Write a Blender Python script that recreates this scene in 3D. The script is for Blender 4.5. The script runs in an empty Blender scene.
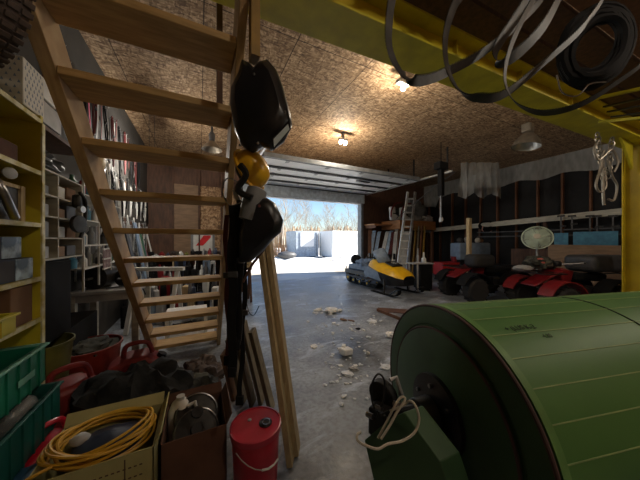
import bpy, bmesh, math, random
from mathutils import Vector, Matrix
R = random.Random(7)
V = Vector
PI = math.pi
col = bpy.context.scene.collection

# ------------------------------------------------------------------ camera, world, sun, exposure
SA, CA = math.sin(math.atan(.5)), math.cos(math.atan(.5))      # the camera is turned 26.6 degrees to the right of the room's axis
FPX, EYE = 240.0, 1.5
cd = bpy.data.cameras.new('camera'); cam = bpy.data.objects.new('camera', cd); col.objects.link(cam)
cd.sensor_fit = 'HORIZONTAL'; cd.sensor_width = 36; cd.lens = 36 * FPX / 640; cd.clip_start = .02; cd.clip_end = 400
cam.location = (0, 0, EYE); cam.rotation_euler = (PI / 2, 0, -math.atan(.5))
bpy.context.scene.camera = cam
sc = bpy.context.scene
sc.view_settings.view_transform = 'Standard'; sc.view_settings.look = 'None'
sc.view_settings.exposure = 1.0; sc.view_settings.gamma = 1; sc.view_settings.use_curve_mapping = False
w = bpy.data.worlds.new('world'); sc.world = w; w.use_nodes = True
wn = w.node_tree; bg = wn.nodes['Background']
sky = wn.nodes.new('ShaderNodeTexSky'); sky.sky_type = 'NISHITA'; sky.sun_disc = False
sky.sun_elevation = math.radians(32); sky.sun_rotation = math.radians(120); sky.air_density = 1.0; sky.dust_density = .1; sky.ozone_density = 3.5
wn.links.new(sky.outputs[0], bg.inputs[0]); bg.inputs[1].default_value = .108
sd = bpy.data.lights.new('sun', 'SUN'); sd.energy = 9.0; sd.angle = .01; sd.color = (1, .95, .86)
sun = bpy.data.objects.new('sun', sd); col.objects.link(sun)
sun.rotation_euler = V((-.85, .24, -.52)).to_track_quat('-Z', 'Y').to_euler()

# ------------------------------------------------------------------ measuring: a pixel of the photograph and a distance give a point of the place
def at(u, v, d):
    l = (u - 320) / FPX * d
    return V((l * CA + d * SA, -l * SA + d * CA, EYE + (240 - v) / FPX * d))
def onfloor(u, v, z=0.0): return at(u, v, (EYE - z) * FPX / (v - 240))
def onz(u, v, z): return at(u, v, (z - EYE) * FPX / (240 - v))
def yd(u, Y):      # distance of a pixel column on a plane Y = const
    k = (u - 320) / FPX; return Y / (CA - k * SA)
def xd(u, X):
    k = (u - 320) / FPX; return X / (k * CA + SA)

# ------------------------------------------------------------------ materials
def mat(name, c, rough=.6, metal=0., c2=None, scale=8., detail=3., stretch=(1, 1, 1), bump=0., spec=.5, trans=0., emit=None, es=0., lo=.35, hi=.65, alpha=None):
    m = bpy.data.materials.new(name); m.use_nodes = True; nt = m.node_tree; b = nt.nodes['Principled BSDF']
    b.inputs['Base Color'].default_value = (*c, 1); b.inputs['Roughness'].default_value = rough; b.inputs['Metallic'].default_value = metal
    b.inputs['Specular IOR Level'].default_value = spec
    if trans: b.inputs['Transmission Weight'].default_value = trans
    if alpha is not None: b.inputs['Alpha'].default_value = alpha
    if emit: b.inputs['Emission Color'].default_value = (*emit, 1); b.inputs['Emission Strength'].default_value = es
    if c2 is None: c2 = tuple(x * .72 for x in c)
    tc = nt.nodes.new('ShaderNodeTexCoord'); mp = nt.nodes.new('ShaderNodeMapping'); mp.inputs['Scale'].default_value = stretch
    nz = nt.nodes.new('ShaderNodeTexNoise'); nz.inputs['Scale'].default_value = scale; nz.inputs['Detail'].default_value = detail
    rp = nt.nodes.new('ShaderNodeValToRGB'); rp.color_ramp.elements[0].position = lo; rp.color_ramp.elements[1].position = hi
    rp.color_ramp.elements[0].color = (*c2, 1); rp.color_ramp.elements[1].color = (*c, 1)
    L = nt.links.new
    L(tc.outputs['Object'], mp.inputs[0]); L(mp.outputs[0], nz.inputs['Vector']); L(nz.outputs[0], rp.inputs[0]); L(rp.outputs[0], b.inputs['Base Color'])
    if bump:
        bp = nt.nodes.new('ShaderNodeBump'); bp.inputs['Strength'].default_value = bump; bp.inputs['Distance'].default_value = .01
        L(nz.outputs[0], bp.inputs['Height']); L(bp.outputs[0], b.inputs['Normal'])
    return m
def osb_mat(name, tint=(1, 1, 1), seams=True):
    m = bpy.data.materials.new(name); m.use_nodes = True; nt = m.node_tree; b = nt.nodes['Principled BSDF']; L = nt.links.new
    N = nt.nodes.new; b.inputs['Roughness'].default_value = .75
    tc = N('ShaderNodeTexCoord'); outs = []
    nz0 = N('ShaderNodeTexNoise'); nz0.inputs['Scale'].default_value = 3; nz0.inputs['Detail'].default_value = 2; L(tc.outputs['Object'], nz0.inputs['Vector'])
    wv = N('ShaderNodeMixRGB'); wv.blend_type = 'ADD'; wv.inputs[0].default_value = .12; L(tc.outputs['Object'], wv.inputs[1]); L(nz0.outputs['Color'], wv.inputs[2])
    for sx, rot in (((12, 48, 20), .5), ((50, 14, 20), .4), ((16, 44, 20), -.7)):
        mp = N('ShaderNodeMapping'); mp.inputs['Rotation'].default_value = (0, 0, rot); mp.inputs['Scale'].default_value = sx
        vo = N('ShaderNodeTexVoronoi'); vo.inputs['Scale'].default_value = 1.0; L(wv.outputs[0], mp.inputs[0]); L(mp.outputs[0], vo.inputs['Vector'])
        sp = N('ShaderNodeSeparateColor'); L(vo.outputs['Color'], sp.inputs[0]); outs.append(sp.outputs[0])
    a1 = N('ShaderNodeMath'); a1.operation = 'MULTIPLY'; L(outs[0], a1.inputs[0]); L(outs[1], a1.inputs[1])
    a2 = N('ShaderNodeMath'); a2.operation = 'ADD'; L(a1.outputs[0], a2.inputs[0])
    a3 = N('ShaderNodeMath'); a3.operation = 'MULTIPLY'; L(outs[2], a3.inputs[0]); a3.inputs[1].default_value = .45; L(a3.outputs[0], a2.inputs[1])
    rp = N('ShaderNodeValToRGB'); e = rp.color_ramp.elements
    e[0].position = .05; e[0].color = (.15 * tint[0], .085 * tint[1], .045 * tint[2], 1); e[1].position = 1.0; e[1].color = (.70 * tint[0], .50 * tint[1], .31 * tint[2], 1)
    k = e.new(.45); k.color = (.39 * tint[0], .245 * tint[1], .132 * tint[2], 1)
    L(a2.outputs[0], rp.inputs[0]); out = rp.outputs[0]
    if seams:
        mp = N('ShaderNodeMapping'); mp.inputs['Location'].default_value = (-1.16, -2.97, 0)
        br = N('ShaderNodeTexBrick'); br.offset = 0; br.inputs['Scale'].default_value = 1; br.inputs['Brick Width'].default_value = 1.12; br.inputs['Row Height'].default_value = 2.24
        br.inputs['Mortar Size'].default_value = .006; br.inputs['Mortar Smooth'].default_value = 0
        br.inputs['Color1'].default_value = (1, 1, 1, 1); br.inputs['Color2'].default_value = (.86, .86, .86, 1); br.inputs['Mortar'].default_value = (.12, .1, .08, 1)
        L(tc.outputs['Object'], mp.inputs[0]); L(mp.outputs[0], br.inputs['Vector'])
        mx = N('ShaderNodeMixRGB'); mx.blend_type = 'MULTIPLY'; mx.inputs[0].default_value = 1; L(out, mx.inputs[1]); L(br.outputs[0], mx.inputs[2]); out = mx.outputs[0]
    L(out, b.inputs['Base Color'])
    return m
def floor_mat():
    m = bpy.data.materials.new('floor_concrete'); m.use_nodes = True; nt = m.node_tree; b = nt.nodes['Principled BSDF']; L = nt.links.new; N = nt.nodes.new
    tc = N('ShaderNodeTexCoord')
    n1 = N('ShaderNodeTexNoise'); n1.inputs['Scale'].default_value = 1.3; n1.inputs['Detail'].default_value = 8; n1.inputs['Roughness'].default_value = .65
    n2 = N('ShaderNodeTexNoise'); n2.inputs['Scale'].default_value = 26; n2.inputs['Detail'].default_value = 5
    L(tc.outputs['Object'], n1.inputs['Vector']); L(tc.outputs['Object'], n2.inputs['Vector'])
    r1 = N('ShaderNodeValToRGB'); r1.color_ramp.elements[0].position = .36; r1.color_ramp.elements[1].position = .66
    r1.color_ramp.elements[0].color = (.12, .13, .145, 1); r1.color_ramp.elements[1].color = (.42, .47, .54, 1)
    r2 = N('ShaderNodeValToRGB'); r2.color_ramp.elements[0].position = .35; r2.color_ramp.elements[1].position = .6
    r2.color_ramp.elements[0].color = (.6, .58, .56, 1); r2.color_ramp.elements[1].color = (1, 1, 1, 1)
    L(n1.outputs[0], r1.inputs[0]); L(n2.outputs[0], r2.inputs[0])
    mx = N('ShaderNodeMixRGB'); mx.blend_type = 'MULTIPLY'; mx.inputs[0].default_value = .8; L(r1.outputs[0], mx.inputs[1]); L(r2.outputs[0], mx.inputs[2]); L(mx.outputs[0], b.inputs['Base Color'])
    rr = N('ShaderNodeMapRange'); rr.inputs[1].default_value = .35; rr.inputs[2].default_value = .65; rr.inputs[3].default_value = .28; rr.inputs[4].default_value = .55
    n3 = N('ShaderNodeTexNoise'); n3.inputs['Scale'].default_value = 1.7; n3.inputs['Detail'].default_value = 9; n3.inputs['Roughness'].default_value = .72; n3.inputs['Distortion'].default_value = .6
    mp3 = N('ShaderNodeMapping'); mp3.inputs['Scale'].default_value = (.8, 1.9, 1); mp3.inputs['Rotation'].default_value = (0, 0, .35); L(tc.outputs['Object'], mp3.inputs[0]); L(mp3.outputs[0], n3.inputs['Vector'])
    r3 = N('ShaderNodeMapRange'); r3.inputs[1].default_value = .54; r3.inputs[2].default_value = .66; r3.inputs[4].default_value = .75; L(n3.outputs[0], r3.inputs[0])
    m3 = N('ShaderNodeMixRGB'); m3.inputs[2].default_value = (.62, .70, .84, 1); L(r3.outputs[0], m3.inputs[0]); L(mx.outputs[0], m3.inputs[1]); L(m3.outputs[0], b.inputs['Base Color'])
    L(n1.outputs[0], rr.inputs[0]); L(rr.outputs[0], b.inputs['Roughness'])
    bp = N('ShaderNodeBump'); bp.inputs['Strength'].default_value = .25; bp.inputs['Distance'].default_value = .01; L(n2.outputs[0], bp.inputs['Height']); L(bp.outputs[0], b.inputs['Normal'])
    return m
M = {}
M['osb'] = osb_mat('ceiling_osb'); M['osbw'] = osb_mat('wall_osb', (.8, .75, .7), False)
M['floor'] = floor_mat()
M['pine'] = mat('pine', (.50, .32, .125), .6, c2=(.35, .21, .075), scale=3, stretch=(2, 14, 14), detail=4)
M['pineY'] = mat('pine_along_slope', (.50, .34, .17), .6, c2=(.38, .24, .11), scale=3, stretch=(14, 3, 3), detail=4)
M['pinepale'] = mat('pale_pine', (.52, .40, .23), .65, c2=(.40, .28, .14), scale=5, stretch=(10, 10, 2))
M['plankw'] = mat('plank_wood', (.42, .33, .18), .65, c2=(.30, .22, .12), scale=5, stretch=(10, 10, 2))
M['pinegrey'] = mat('weathered_pine', (.26, .22, .15), .7, c2=(.15, .12, .08), scale=5, stretch=(10, 10, 1.5))
M['stud'] = mat('stud_wood', (.20, .085, .04), .7, scale=5, stretch=(6, 6, 1))
M['board'] = mat('painted_board', (.52, .50, .43), .6, scale=6, stretch=(1, 1, 4))
M['sheath'] = mat('black_sheathing', (.012, .012, .014), .8)
M['darkwood'] = mat('dark_wood', (.11, .05, .028), .7, c2=(.06, .028, .016), scale=4, stretch=(5, 5, 1))
M['yellow'] = mat('yellow_paint', (.60, .52, .025), .42, c2=(.45, .38, .02), scale=5, detail=5)
M['yellow2'] = mat('yellow_steel', (.56, .42, .012), .45, c2=(.42, .31, .012), scale=3, detail=5)
M['yshelf'] = mat('shelf_yellow', (.66, .55, .035), .42, c2=(.52, .42, .03), scale=5, detail=5)
M['worn'] = mat('worn_edge', (.75, .72, .5), .5, c2=(.5, .42, .1), scale=14)
M['white'] = mat('white_paint', (.72, .72, .70), .5, c2=(.6, .6, .58))
M['doorwhite'] = mat('door_panel_white', (.82, .82, .80), .35, c2=(.74, .74, .72), scale=3)
M['grey'] = mat('grey', (.22, .23, .24), .5); M['dgrey'] = mat('dark_grey', (.07, .07, .075), .5)
M['lgrey'] = mat('light_grey', (.42, .42, .42), .5)
M['black'] = mat('black_plastic', (.012, .012, .014), .35, c2=(.008, .008, .01)); M['blackm'] = mat('black_matte', (.011, .011, .012), .85, spec=.2)
M['rubber'] = mat('rubber', (.022, .021, .021), .75, bump=.3, scale=30); M['brownrub'] = mat('brown_rubber', (.11, .08, .068), .8, c2=(.075, .055, .047), scale=18, bump=.5)
M['steel'] = mat('steel', (.42, .42, .43), .32, 1.0, c2=(.25, .25, .26), scale=12); M['dsteel'] = mat('dark_steel', (.05, .047, .045), .5, .6, c2=(.025, .023, .022), scale=16)
M['alu'] = mat('aluminium', (.66, .67, .68), .38, .7); M['chain'] = mat('chain_steel', (.36, .33, .28), .45, .8)
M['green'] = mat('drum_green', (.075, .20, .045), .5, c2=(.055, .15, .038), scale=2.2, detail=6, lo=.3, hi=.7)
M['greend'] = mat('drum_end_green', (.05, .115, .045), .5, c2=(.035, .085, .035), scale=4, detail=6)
M['greenl'] = mat('green_strip', (.13, .28, .08), .45); M['gline'] = mat('pale_seam', (.30, .40, .17), .6)
M['rust'] = mat('rust_edge', (.09, .05, .045), .7); M['gstand'] = mat('stand_green', (.04, .13, .075), .5, scale=5)
M['crate'] = mat('crate_green', (.012, .20, .115), .45, c2=(.01, .15, .09)); M['crate2'] = mat('crate_teal', (.01, .11, .09), .45); M['crim'] = mat('crate_rim', (.2, .5, .38), .4)
M['red'] = mat('red_plastic', (.50, .012, .035), .35, c2=(.42, .01, .028)); M['redm'] = mat('red_paint', (.22, .010, .014), .4, c2=(.16, .008, .011))
M['maroon'] = mat('maroon_can', (.27, .03, .028), .5, c2=(.19, .02, .02)); M['orange'] = mat('orange_red_tub', (.33, .035, .018), .5)
M['card'] = mat('cardboard', (.22, .12, .06), .85, c2=(.16, .085, .045), scale=5); M['cardp'] = mat('pale_carton', (.42, .38, .17), .8, c2=(.32, .29, .12), scale=4)
M['cardb'] = mat('brown_carton', (.13, .06, .035), .85, c2=(.09, .04, .025), scale=6)
M['cord'] = mat('yellow_cord', (.62, .36, .03), .5, c2=(.5, .26, .02)); M['cordw'] = mat('white_cord', (.62, .58, .48), .5)
M['hat'] = mat('hard_hat_yellow', (.75, .42, .015), .3, c2=(.68, .37, .012)); M['snowy'] = mat('sled_yellow', (.85, .50, .01), .3, c2=(.75, .42, .01))
M['bluegrey'] = mat('blue_grey', (.2, .27, .38), .55); M['blue'] = mat('blue_tarp', (.05, .22, .34), .5, c2=(.03, .14, .24)); M['ski'] = mat('ski_blue', (.45, .62, .82), .4)
M['plywood'] = mat('plywood_sheet', (.27, .17, .10), .7, scale=4, stretch=(1, 1, 5)); M['loft'] = mat('orange_wood', (.50, .22, .08), .6, scale=4, stretch=(1, 1, 6))
M['poly'] = mat('poly_sheet', (.62, .63, .62), .35, alpha=.45, spec=.6, bump=.03, scale=3, stretch=(3, 3, 1)); M['foam'] = mat('white_foam', (.86, .87, .88), .8, c2=(.74, .75, .76), scale=10)
M['debris'] = mat('paper_scrap', (.78, .81, .86), .7, c2=(.6, .64, .7)); M['olive'] = mat('olive_bin', (.16, .16, .03), .5); M['cloth'] = mat('black_cloth', (.012, .013, .014), .9, bump=.8, scale=14)
M['camo'] = mat('dark_clutter_cloth', (.09, .09, .07), .9, c2=(.015, .016, .015), scale=9, bump=.6); M['fan'] = mat('fan_blade', (.55, .66, .54), .4)
M['glass'] = mat('clear_visor', (.8, .85, .85), .08, trans=.9, alpha=.5); M['clear'] = mat('clear_plastic', (.45, .47, .46), .15, alpha=.45, spec=.8)
M['print'] = mat('printed_blue', (.6, .78, .9), .4, c2=(.12, .20, .30), scale=9, lo=.4, hi=.55); M['navy'] = mat('navy_box', (.03, .045, .09), .4)
M['snow'] = mat('snowy_ground', (.72, .70, .66), .9, c2=(.42, .37, .30), scale=.35, detail=8, lo=.38, hi=.55)
M['contw'] = mat('container_white', (.85, .85, .85), .5, c2=(.8, .8, .8)); M['contg'] = mat('trailer_grey', (.42, .48, .56), .5)
M['bark'] = mat('pale_bark', (.46, .40, .33), .8, scale=3); M['bush'] = mat('brown_brush', (.42, .30, .18), .9); M['ever'] = mat('hedge_green', (.22, .24, .14), .9)
M['bulb'] = mat('lit_bulb', (1, .9, .7), .3, emit=(1, .82, .5), es=14.0); M['lampm'] = mat('lamp_reflector', (.28, .24, .19), .45, .5)
M['lampin'] = mat('lamp_inside', (.55, .56, .54), .3, .6); M['pink'] = mat('pink_strap', (.7, .08, .2), .6); M['dred'] = mat('dark_red_strap', (.12, .02, .02), .7)
M['signred'] = mat('sign_red', (.75, .02, .03), .4); M['ink'] = mat('ink', (.02, .035, .02), .8)
M['brush'] = mat('brushed_blue', (.05, .16, .3), .5); M['ochre'] = mat('ochre_wood', (.35, .20, .03), .6)

# ------------------------------------------------------------------ mesh building
class MB:
    def __init__(s): s.b = bmesh.new()
    def box(s, c, size, rot=None, taper=1.0):
        m = Matrix.Translation(V(c)) @ (rot.to_4x4() if rot is not None else Matrix()) 
        vs = []
        for z in (-.5, .5):
            k = taper if z > 0 else 1
            for x, y in ((-.5, -.5), (.5, -.5), (.5, .5), (-.5, .5)): vs.append(s.b.verts.new(m @ V((x * size[0] * k, y * size[1] * k, z * size[2]))))
        for f in ((3, 2, 1, 0), (4, 5, 6, 7), (0, 1, 5, 4), (1, 2, 6, 5), (2, 3, 7, 6), (3, 0, 4, 7)): s.b.faces.new([vs[i] for i in f])
        return s
    def bx(s, a, b): a = V(a); b = V(b); return s.box((a + b) / 2, [abs(x) for x in (b - a)])
    def bar(s, p, q, w, h, up=(0, 0, 1)):
        p = V(p); q = V(q); z = (q - p).normalized(); up = V(up); x = up.cross(z)
        if x.length < 1e-4: x = V((1, 0, 0)).cross(z)
        x.normalize(); y = z.cross(x); r = Matrix((x, y, z)).transposed()
        return s.box((p + q) / 2, (w, h, (q - p).length), r)
    def tube(s, pts, r, closed=False, n=8, caps=True):
        pts = [V(p) for p in pts]; N = len(pts); rs = r if isinstance(r, (list, tuple)) else [r] * N; rings = []; prev = None
        for i, p in enumerate(pts):
            a = pts[(i - 1) % N] if closed or i else p; b = pts[(i + 1) % N] if closed or i < N - 1 else p
            t = (b - a).normalized() if (b - a).length > 1e-9 else V((0, 0, 1))
            if prev is None: x = t.orthogonal().normalized()
            else:
                x = prev - t * prev.dot(t); x = x.normalized() if x.length > 1e-6 else t.orthogonal().normalized()
            prev = x; y = t.cross(x)
            rings.append([s.b.verts.new(p + (x * math.cos(2 * PI * k / n) + y * math.sin(2 * PI * k / n)) * rs[i]) for k in range(n)])
        for i in range(N if closed else N - 1):
            A, B = rings[i], rings[(i + 1) % N]
            for k in range(n): s.b.faces.new((A[k], A[(k + 1) % n], B[(k + 1) % n], B[k]))
        if caps and not closed: s.b.faces.new(rings[0][::-1]); s.b.faces.new(rings[-1])
        return s
    def lathe(s, prof, o=(0, 0, 0), ax=(0, 0, 1), n=24, cap=True, sx=1.0):
        ax = V(ax).normalized(); x = ax.orthogonal().normalized(); y = ax.cross(x); o = V(o); rings = []
        for r, h in prof: rings.append([s.b.verts.new(o + ax * h + (x * math.cos(2 * PI * k / n) * sx + y * math.sin(2 * PI * k / n)) * max(r, 1e-4)) for k in range(n)])
        for A, B in zip(rings, rings[1:]):
            for k in range(n): s.b.faces.new((A[k], A[(k + 1) % n], B[(k + 1) % n], B[k]))
        if cap: s.b.faces.new(rings[0][::-1]); s.b.faces.new(rings[-1])
        return s
    def prism(s, pts, d):      # outline points (3-D) extruded by vector d
        d = V(d); a = [s.b.verts.new(V(p)) for p in pts]; b = [s.b.verts.new(V(p) + d) for p in pts]; n = len(pts)
        s.b.faces.new(a[::-1]); s.b.faces.new(b)
        for i in range(n): s.b.faces.new((a[i], a[(i + 1) % n], b[(i + 1) % n], b[i]))
        return s
    def ribbon(s, pts, wd, th, closed=False):      # a flat band: wd = width vector(s)
        pts = [V(p) for p in pts]; N = len(pts); R_ = []
        for i, p in enumerate(pts):
            a = pts[(i - 1) % N] if closed or i else p; b = pts[(i + 1) % N] if closed or i < N - 1 else p
            t = (b - a).normalized(); ww = V(wd[i]) if isinstance(wd, list) else V(wd)
            n_ = t.cross(ww).normalized() * th
            R_.append([s.b.verts.new(p + ww * sa + n_ * sb) for sa, sb in ((-.5, -.5), (.5, -.5), (.5, .5), (-.5, .5))])
        for i in range(N if closed else N - 1):
            A, B = R_[i], R_[(i + 1) % N]
            for k in range(4): s.b.faces.new((A[k], A[(k + 1) % 4], B[(k + 1) % 4], B[k]))
        if not closed: s.b.faces.new(R_[0][::-1]); s.b.faces.new(R_[-1])
        return s
    def ball(s, c, r, n=12, squash=(1, 1, 1), jit=0, rot=None):
        c = V(c); vs = bmesh.ops.create_uvsphere(s.b, u_segments=n, v_segments=max(6, n * 2 // 3), radius=1)['verts']
        for v in vs:
            q = V((v.co.x * r * squash[0], v.co.y * r * squash[1], v.co.z * r * squash[2])) * (1 + R.uniform(-jit, jit))
            v.co = c + (rot @ q if rot is not None else q)
        return s
    def build(s, name, m, parent=None, bevel=0., smooth=None, seg=2):
        bmesh.ops.recalc_face_normals(s.b, faces=s.b.faces[:])
        if parent is not None: s.b.transform(root_m(parent).inverted())
        me = bpy.data.meshes.new(name)
        if smooth is not False:
            for f in s.b.faces: f.smooth = True
        s.b.to_mesh(me); s.b.free(); me.materials.append(m if not isinstance(m, str) else M[m])
        if smooth is not False: 
            try: me.set_sharp_from_angle(angle=math.radians(38))
            except Exception: pass
        o = bpy.data.objects.new(name, me); col.objects.link(o)
        if parent is not None: o.parent = parent
        if bevel:
            b = o.modifiers.new('bevel', 'BEVEL'); b.width = bevel; b.segments = seg; b.limit_method = 'ANGLE'
        return o
def root_m(o):
    m = o.matrix_basis.copy()
    while o.parent: o = o.parent; m = o.matrix_basis @ m
    return m
def tag(o, label, cat, group=None):
    o['label'] = label; o['category'] = cat
    if group: o['group'] = group
    return o
def thing(name, label, cat, loc=(0, 0, 0), rz=0, group=None):
    o = bpy.data.objects.new(name, None); col.objects.link(o); o.empty_display_size = .1
    o.location = V(loc); o.rotation_euler = (0, 0, rz); return tag(o, label, cat, group)
def struct(name, mb, m, bevel=0.): o = mb.build(name, m, None, bevel); o['kind'] = 'structure'; return o
def stuff(o): o['kind'] = 'stuff'; return o
def copy_thing(r, loc, rz, label=None, rot=None, scale=None):
    c = r.copy(); col.objects.link(c); c.location = V(loc); c.rotation_euler = rot if rot else (0, 0, rz)
    if scale: c.scale = scale
    if label: c['label'] = label
    for ch in list(r.children):
        d = ch.copy(); col.objects.link(d); d.parent = c
        for g in list(ch.children):
            e = g.copy(); col.objects.link(e); e.parent = d
    return c
def text_mesh(txt, size, m, parent, mw, name='lettering', ext=.001):
    cu = bpy.data.curves.new(name, 'FONT'); cu.body = txt; cu.size = size; cu.extrude = ext; cu.align_x = 'CENTER'; cu.align_y = 'CENTER'
    t = bpy.data.objects.new('tmp', cu); col.objects.link(t); dg = bpy.context.evaluated_depsgraph_get()
    me = bpy.data.meshes.new_from_object(t.evaluated_get(dg)); bpy.data.objects.remove(t)
    me.transform((root_m(parent).inverted() if parent else Matrix()) @ mw); me.materials.clear(); me.materials.append(M[m])
    o = bpy.data.objects.new(name, me); col.objects.link(o)
    if parent: o.parent = parent
    return o
def cr(pts, n=8, closed=False):      # Catmull-Rom through points
    P = [V(p) for p in pts]; N = len(P); out = []
    for i in range(N if closed else N - 1):
        p0 = P[(i - 1) % N] if closed or i else P[0]; p1 = P[i]; p2 = P[(i + 1) % N]; p3 = P[(i + 2) % N] if closed or i + 2 < N else P[-1]
        for k in range(n):
            t = k / n; out.append(.5 * ((2 * p1) + (p2 - p0) * t + (2 * p0 - 5 * p1 + 4 * p2 - p3) * t * t + (3 * p1 - p0 - 3 * p2 + p3) * t ** 3))
    if not closed: out.append(P[-1])
    return out

ORD = ['first', 'second', 'third', 'fourth', 'fifth', 'sixth', 'seventh', 'eighth', 'ninth', 'tenth', 'eleventh', 'twelfth', 'thirteenth', 'fourteenth', 'fifteenth', 'sixteenth', 'seventeenth', 'eighteenth', 'nineteenth', 'twentieth']
def ordn(n): return ORD[n] if n < 20 else ('twenty-' + ORD[n - 20] if n < 29 else ('thirtieth' if n == 29 else ('thirty-' + ORD[n - 30] if n < 39 else 'fortieth')))
MN = {'redm': 'dark red', 'dred': 'dark red', 'blackm': 'black', 'black': 'glossy black', 'dgrey': 'dark grey', 'white': 'white', 'lgrey': 'light grey', 'blue': 'blue', 'steel': 'steel', 'alu': 'bright metal', 'navy': 'navy', 'bluegrey': 'blue grey', 'pinepale': 'pale wooden', 'gstand': 'green', 'olive': 'olive', 'grey': 'grey', 'card': 'brown', 'plywood': 'tan', 'pink': 'pink'}

# ------------------------------------------------------------------ the room shell
XL, XR, YB, YF, H = -1.37, 10.2, -2.6, 8.45, 4.15
DL, DR, DH = 1.33, 6.2, 3.07
struct('floor', MB().bx((XL - .2, YB - .2, -.15), (XR + .2, YF + .2, 0)), 'floor')
struct('ceiling', MB().bx((XL - .2, YB - .2, H), (XR + .2, YF + .2, H + .12)), 'osb')
mb = MB(); mb.bx((XL - .2, YB, 0), (XL, YF, H)); struct('wall_left', mb, mat('left_wall_dark_board', (.055, .05, .045), .8, scale=3))
struct('wall_back', MB().bx((XL - .2, YB - .2, 0), (XR + .2, YB, H)), 'osbw')
struct('wall_right', MB().bx((XR, YB, 0), (XR + .2, YF, H)), 'sheath')
mb = MB(); mb.bx((XL - .2, YF, 0), (DL, YF + .2, H)); mb.bx((DR, YF, 0), (XR + .2, YF + .2, H)); mb.bx((DL, YF, DH), (DR, YF + .2, H)); struct('wall_front', mb, 'darkwood')
# door jambs
for i, x in enumerate((DL, DR)):
    s = -1 if i == 0 else 1
    struct('trim_%d' % (i + 1), MB().bx((x - (.02 if s > 0 else .1), YF - .04, 0), (x + (.1 if s > 0 else .02), YF + .22, DH)), 'grey', .005)
struct('trim_3', MB().bx((DL, YF - .03, DH - .03), (DR, YF + .2, DH + .02)), 'lgrey')
# wall studs on the right wall
for k in range(13):
    y = 8.2 - k * .61 - (0 if k else .0)
    if y < YB: break
    o = MB().bx((XR - .12, y - .022, 0), (XR - .001, y + .022, H - .001)).build('wall_stud', 'stud')
    o['kind'] = 'structure'; o.name = 'trim_%d' % (k + 4)
# panels of the front wall, left of the door
for i, (x0, x1, m) in enumerate(((-1.3, -.75, 'darkwood'), (-.7, -.05, 'plywood'), (0, 1.2, 'osbw'))):
    o = struct('trim_%d' % (i + 20), MB().bx((x0, YF - .02, 1.0), (x1, YF - .001, 3.2)), m)
for i, x in enumerate((-.72, -.02, .62, 1.22)): struct('trim_%d' % (i + 24), MB().bx((x - .02, YF - .09, 0), (x + .02, YF - .001, H)), 'darkwood')

# ------------------------------------------------------------------ overhead door, open
t = thing('overhead_garage_door', 'open sectional garage door lying white under the ceiling above the bright opening', 'garage door', (3.77, 8.2, 3.2))
y1 = 8.25
for k in range(5):      # four sections lie flat, the last hangs in the opening
    if k < 4:
        ya, yb = y1 - k * .70 - .68, y1 - k * .70 - .02
        p = MB().bx((DL - .05, ya, 3.43), (DR + .05, yb, 3.48)).build('door_section', 'doorwhite', t, .006)
        st = MB().bx((DL - .03, ya, 3.40), (DR + .03, ya + .045, 3.429)).bx((DL - .03, yb - .03, 3.405), (DR + .03, yb, 3.429))
        st.build('section_rail', 'dsteel', p)
        hb = MB()
        for x in (1.9, 3.0, 4.1, 5.2, 5.9): hb.bx((x - .04, ya + .02, 3.385), (x + .04, ya + .16, 3.40))
        hb.build('hinge', 'lgrey', p)
    else:
        p = MB().bx((DL - .05, 8.27, 3.05), (DR + .05, 8.31, 3.44)).build('door_section', mat('door_bottom_section', (.78, .86, .93), .5), t, .004)
MB().bx((DL - .05, 5.40, 3.395), (DR + .05, 5.465, 3.50)).build('top_rail', 'grey', t)
MB().bx((4.55, 6.38, 3.405), (5.05, 6.5, 3.428)).build('lift_plate', 'black', t)
tr = thing('door_track', 'steel overhead track along the right edge of the open garage door', 'door track', (6.33, 6.4, 3.4))
MB().bx((6.3, 4.35, 3.40), (6.34, 8.2, 3.46)).bx((6.26, 4.35, 3.40), (6.3, 8.2, 3.41)).build('rail', 'alu', tr)
br = MB()
for y in (4.5, 5.7, 6.9): br.bx((6.3, y - .02, 3.46), (6.33, y + .02, H))
br.build('hanger', 'dsteel', tr)
MB().tube([(6.35, 4.3, 3.4), (6.7, 5.6, 3.0), (7.3, 7.6, 2.35)], .012).build('brace', 'dsteel', tr)
tr2 = thing('door_track', 'steel overhead track along the left edge of the open garage door', 'door track', (1.2, 6.4, 3.4))
MB().bx((1.19, 4.35, 3.40), (1.23, 8.2, 3.46)).build('rail', 'alu', tr2)
br = MB()
for y in (4.5, 6.9): br.bx((1.2, y - .02, 3.46), (1.23, y + .02, H))
br.build('hanger', 'dsteel', tr2)
t = thing('chain_hoist', 'dark hanging post with a pulley at the end of the door track', 'hoist', at(441, 178, 6.5))
b = at(441, 170, 6.5)
MB().bx((b.x - .06, b.y - .06, 2.7), (b.x + .06, b.y + .06, 3.6)).bx((b.x - .008, b.y - .008, 3.6), (b.x + .008, b.y + .008, H)).build('post', 'blackm', t)
MB().box((b.x, b.y, 3.5), (.34, .2, .2)).build('bracket', 'blackm', t, .02)
MB().bx((b.x - .02, b.y - .02, 2.1), (b.x + .02, b.y + .02, 2.7)).build('hanging_rod', 'steel', t)
MB().lathe([(.05, -.03), (.07, -.02), (.055, 0), (.07, .02), (.05, .03)], (b.x, b.y, 2.05), (.9, -.4, 0)).build('pulley', 'lgrey', t)

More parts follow.
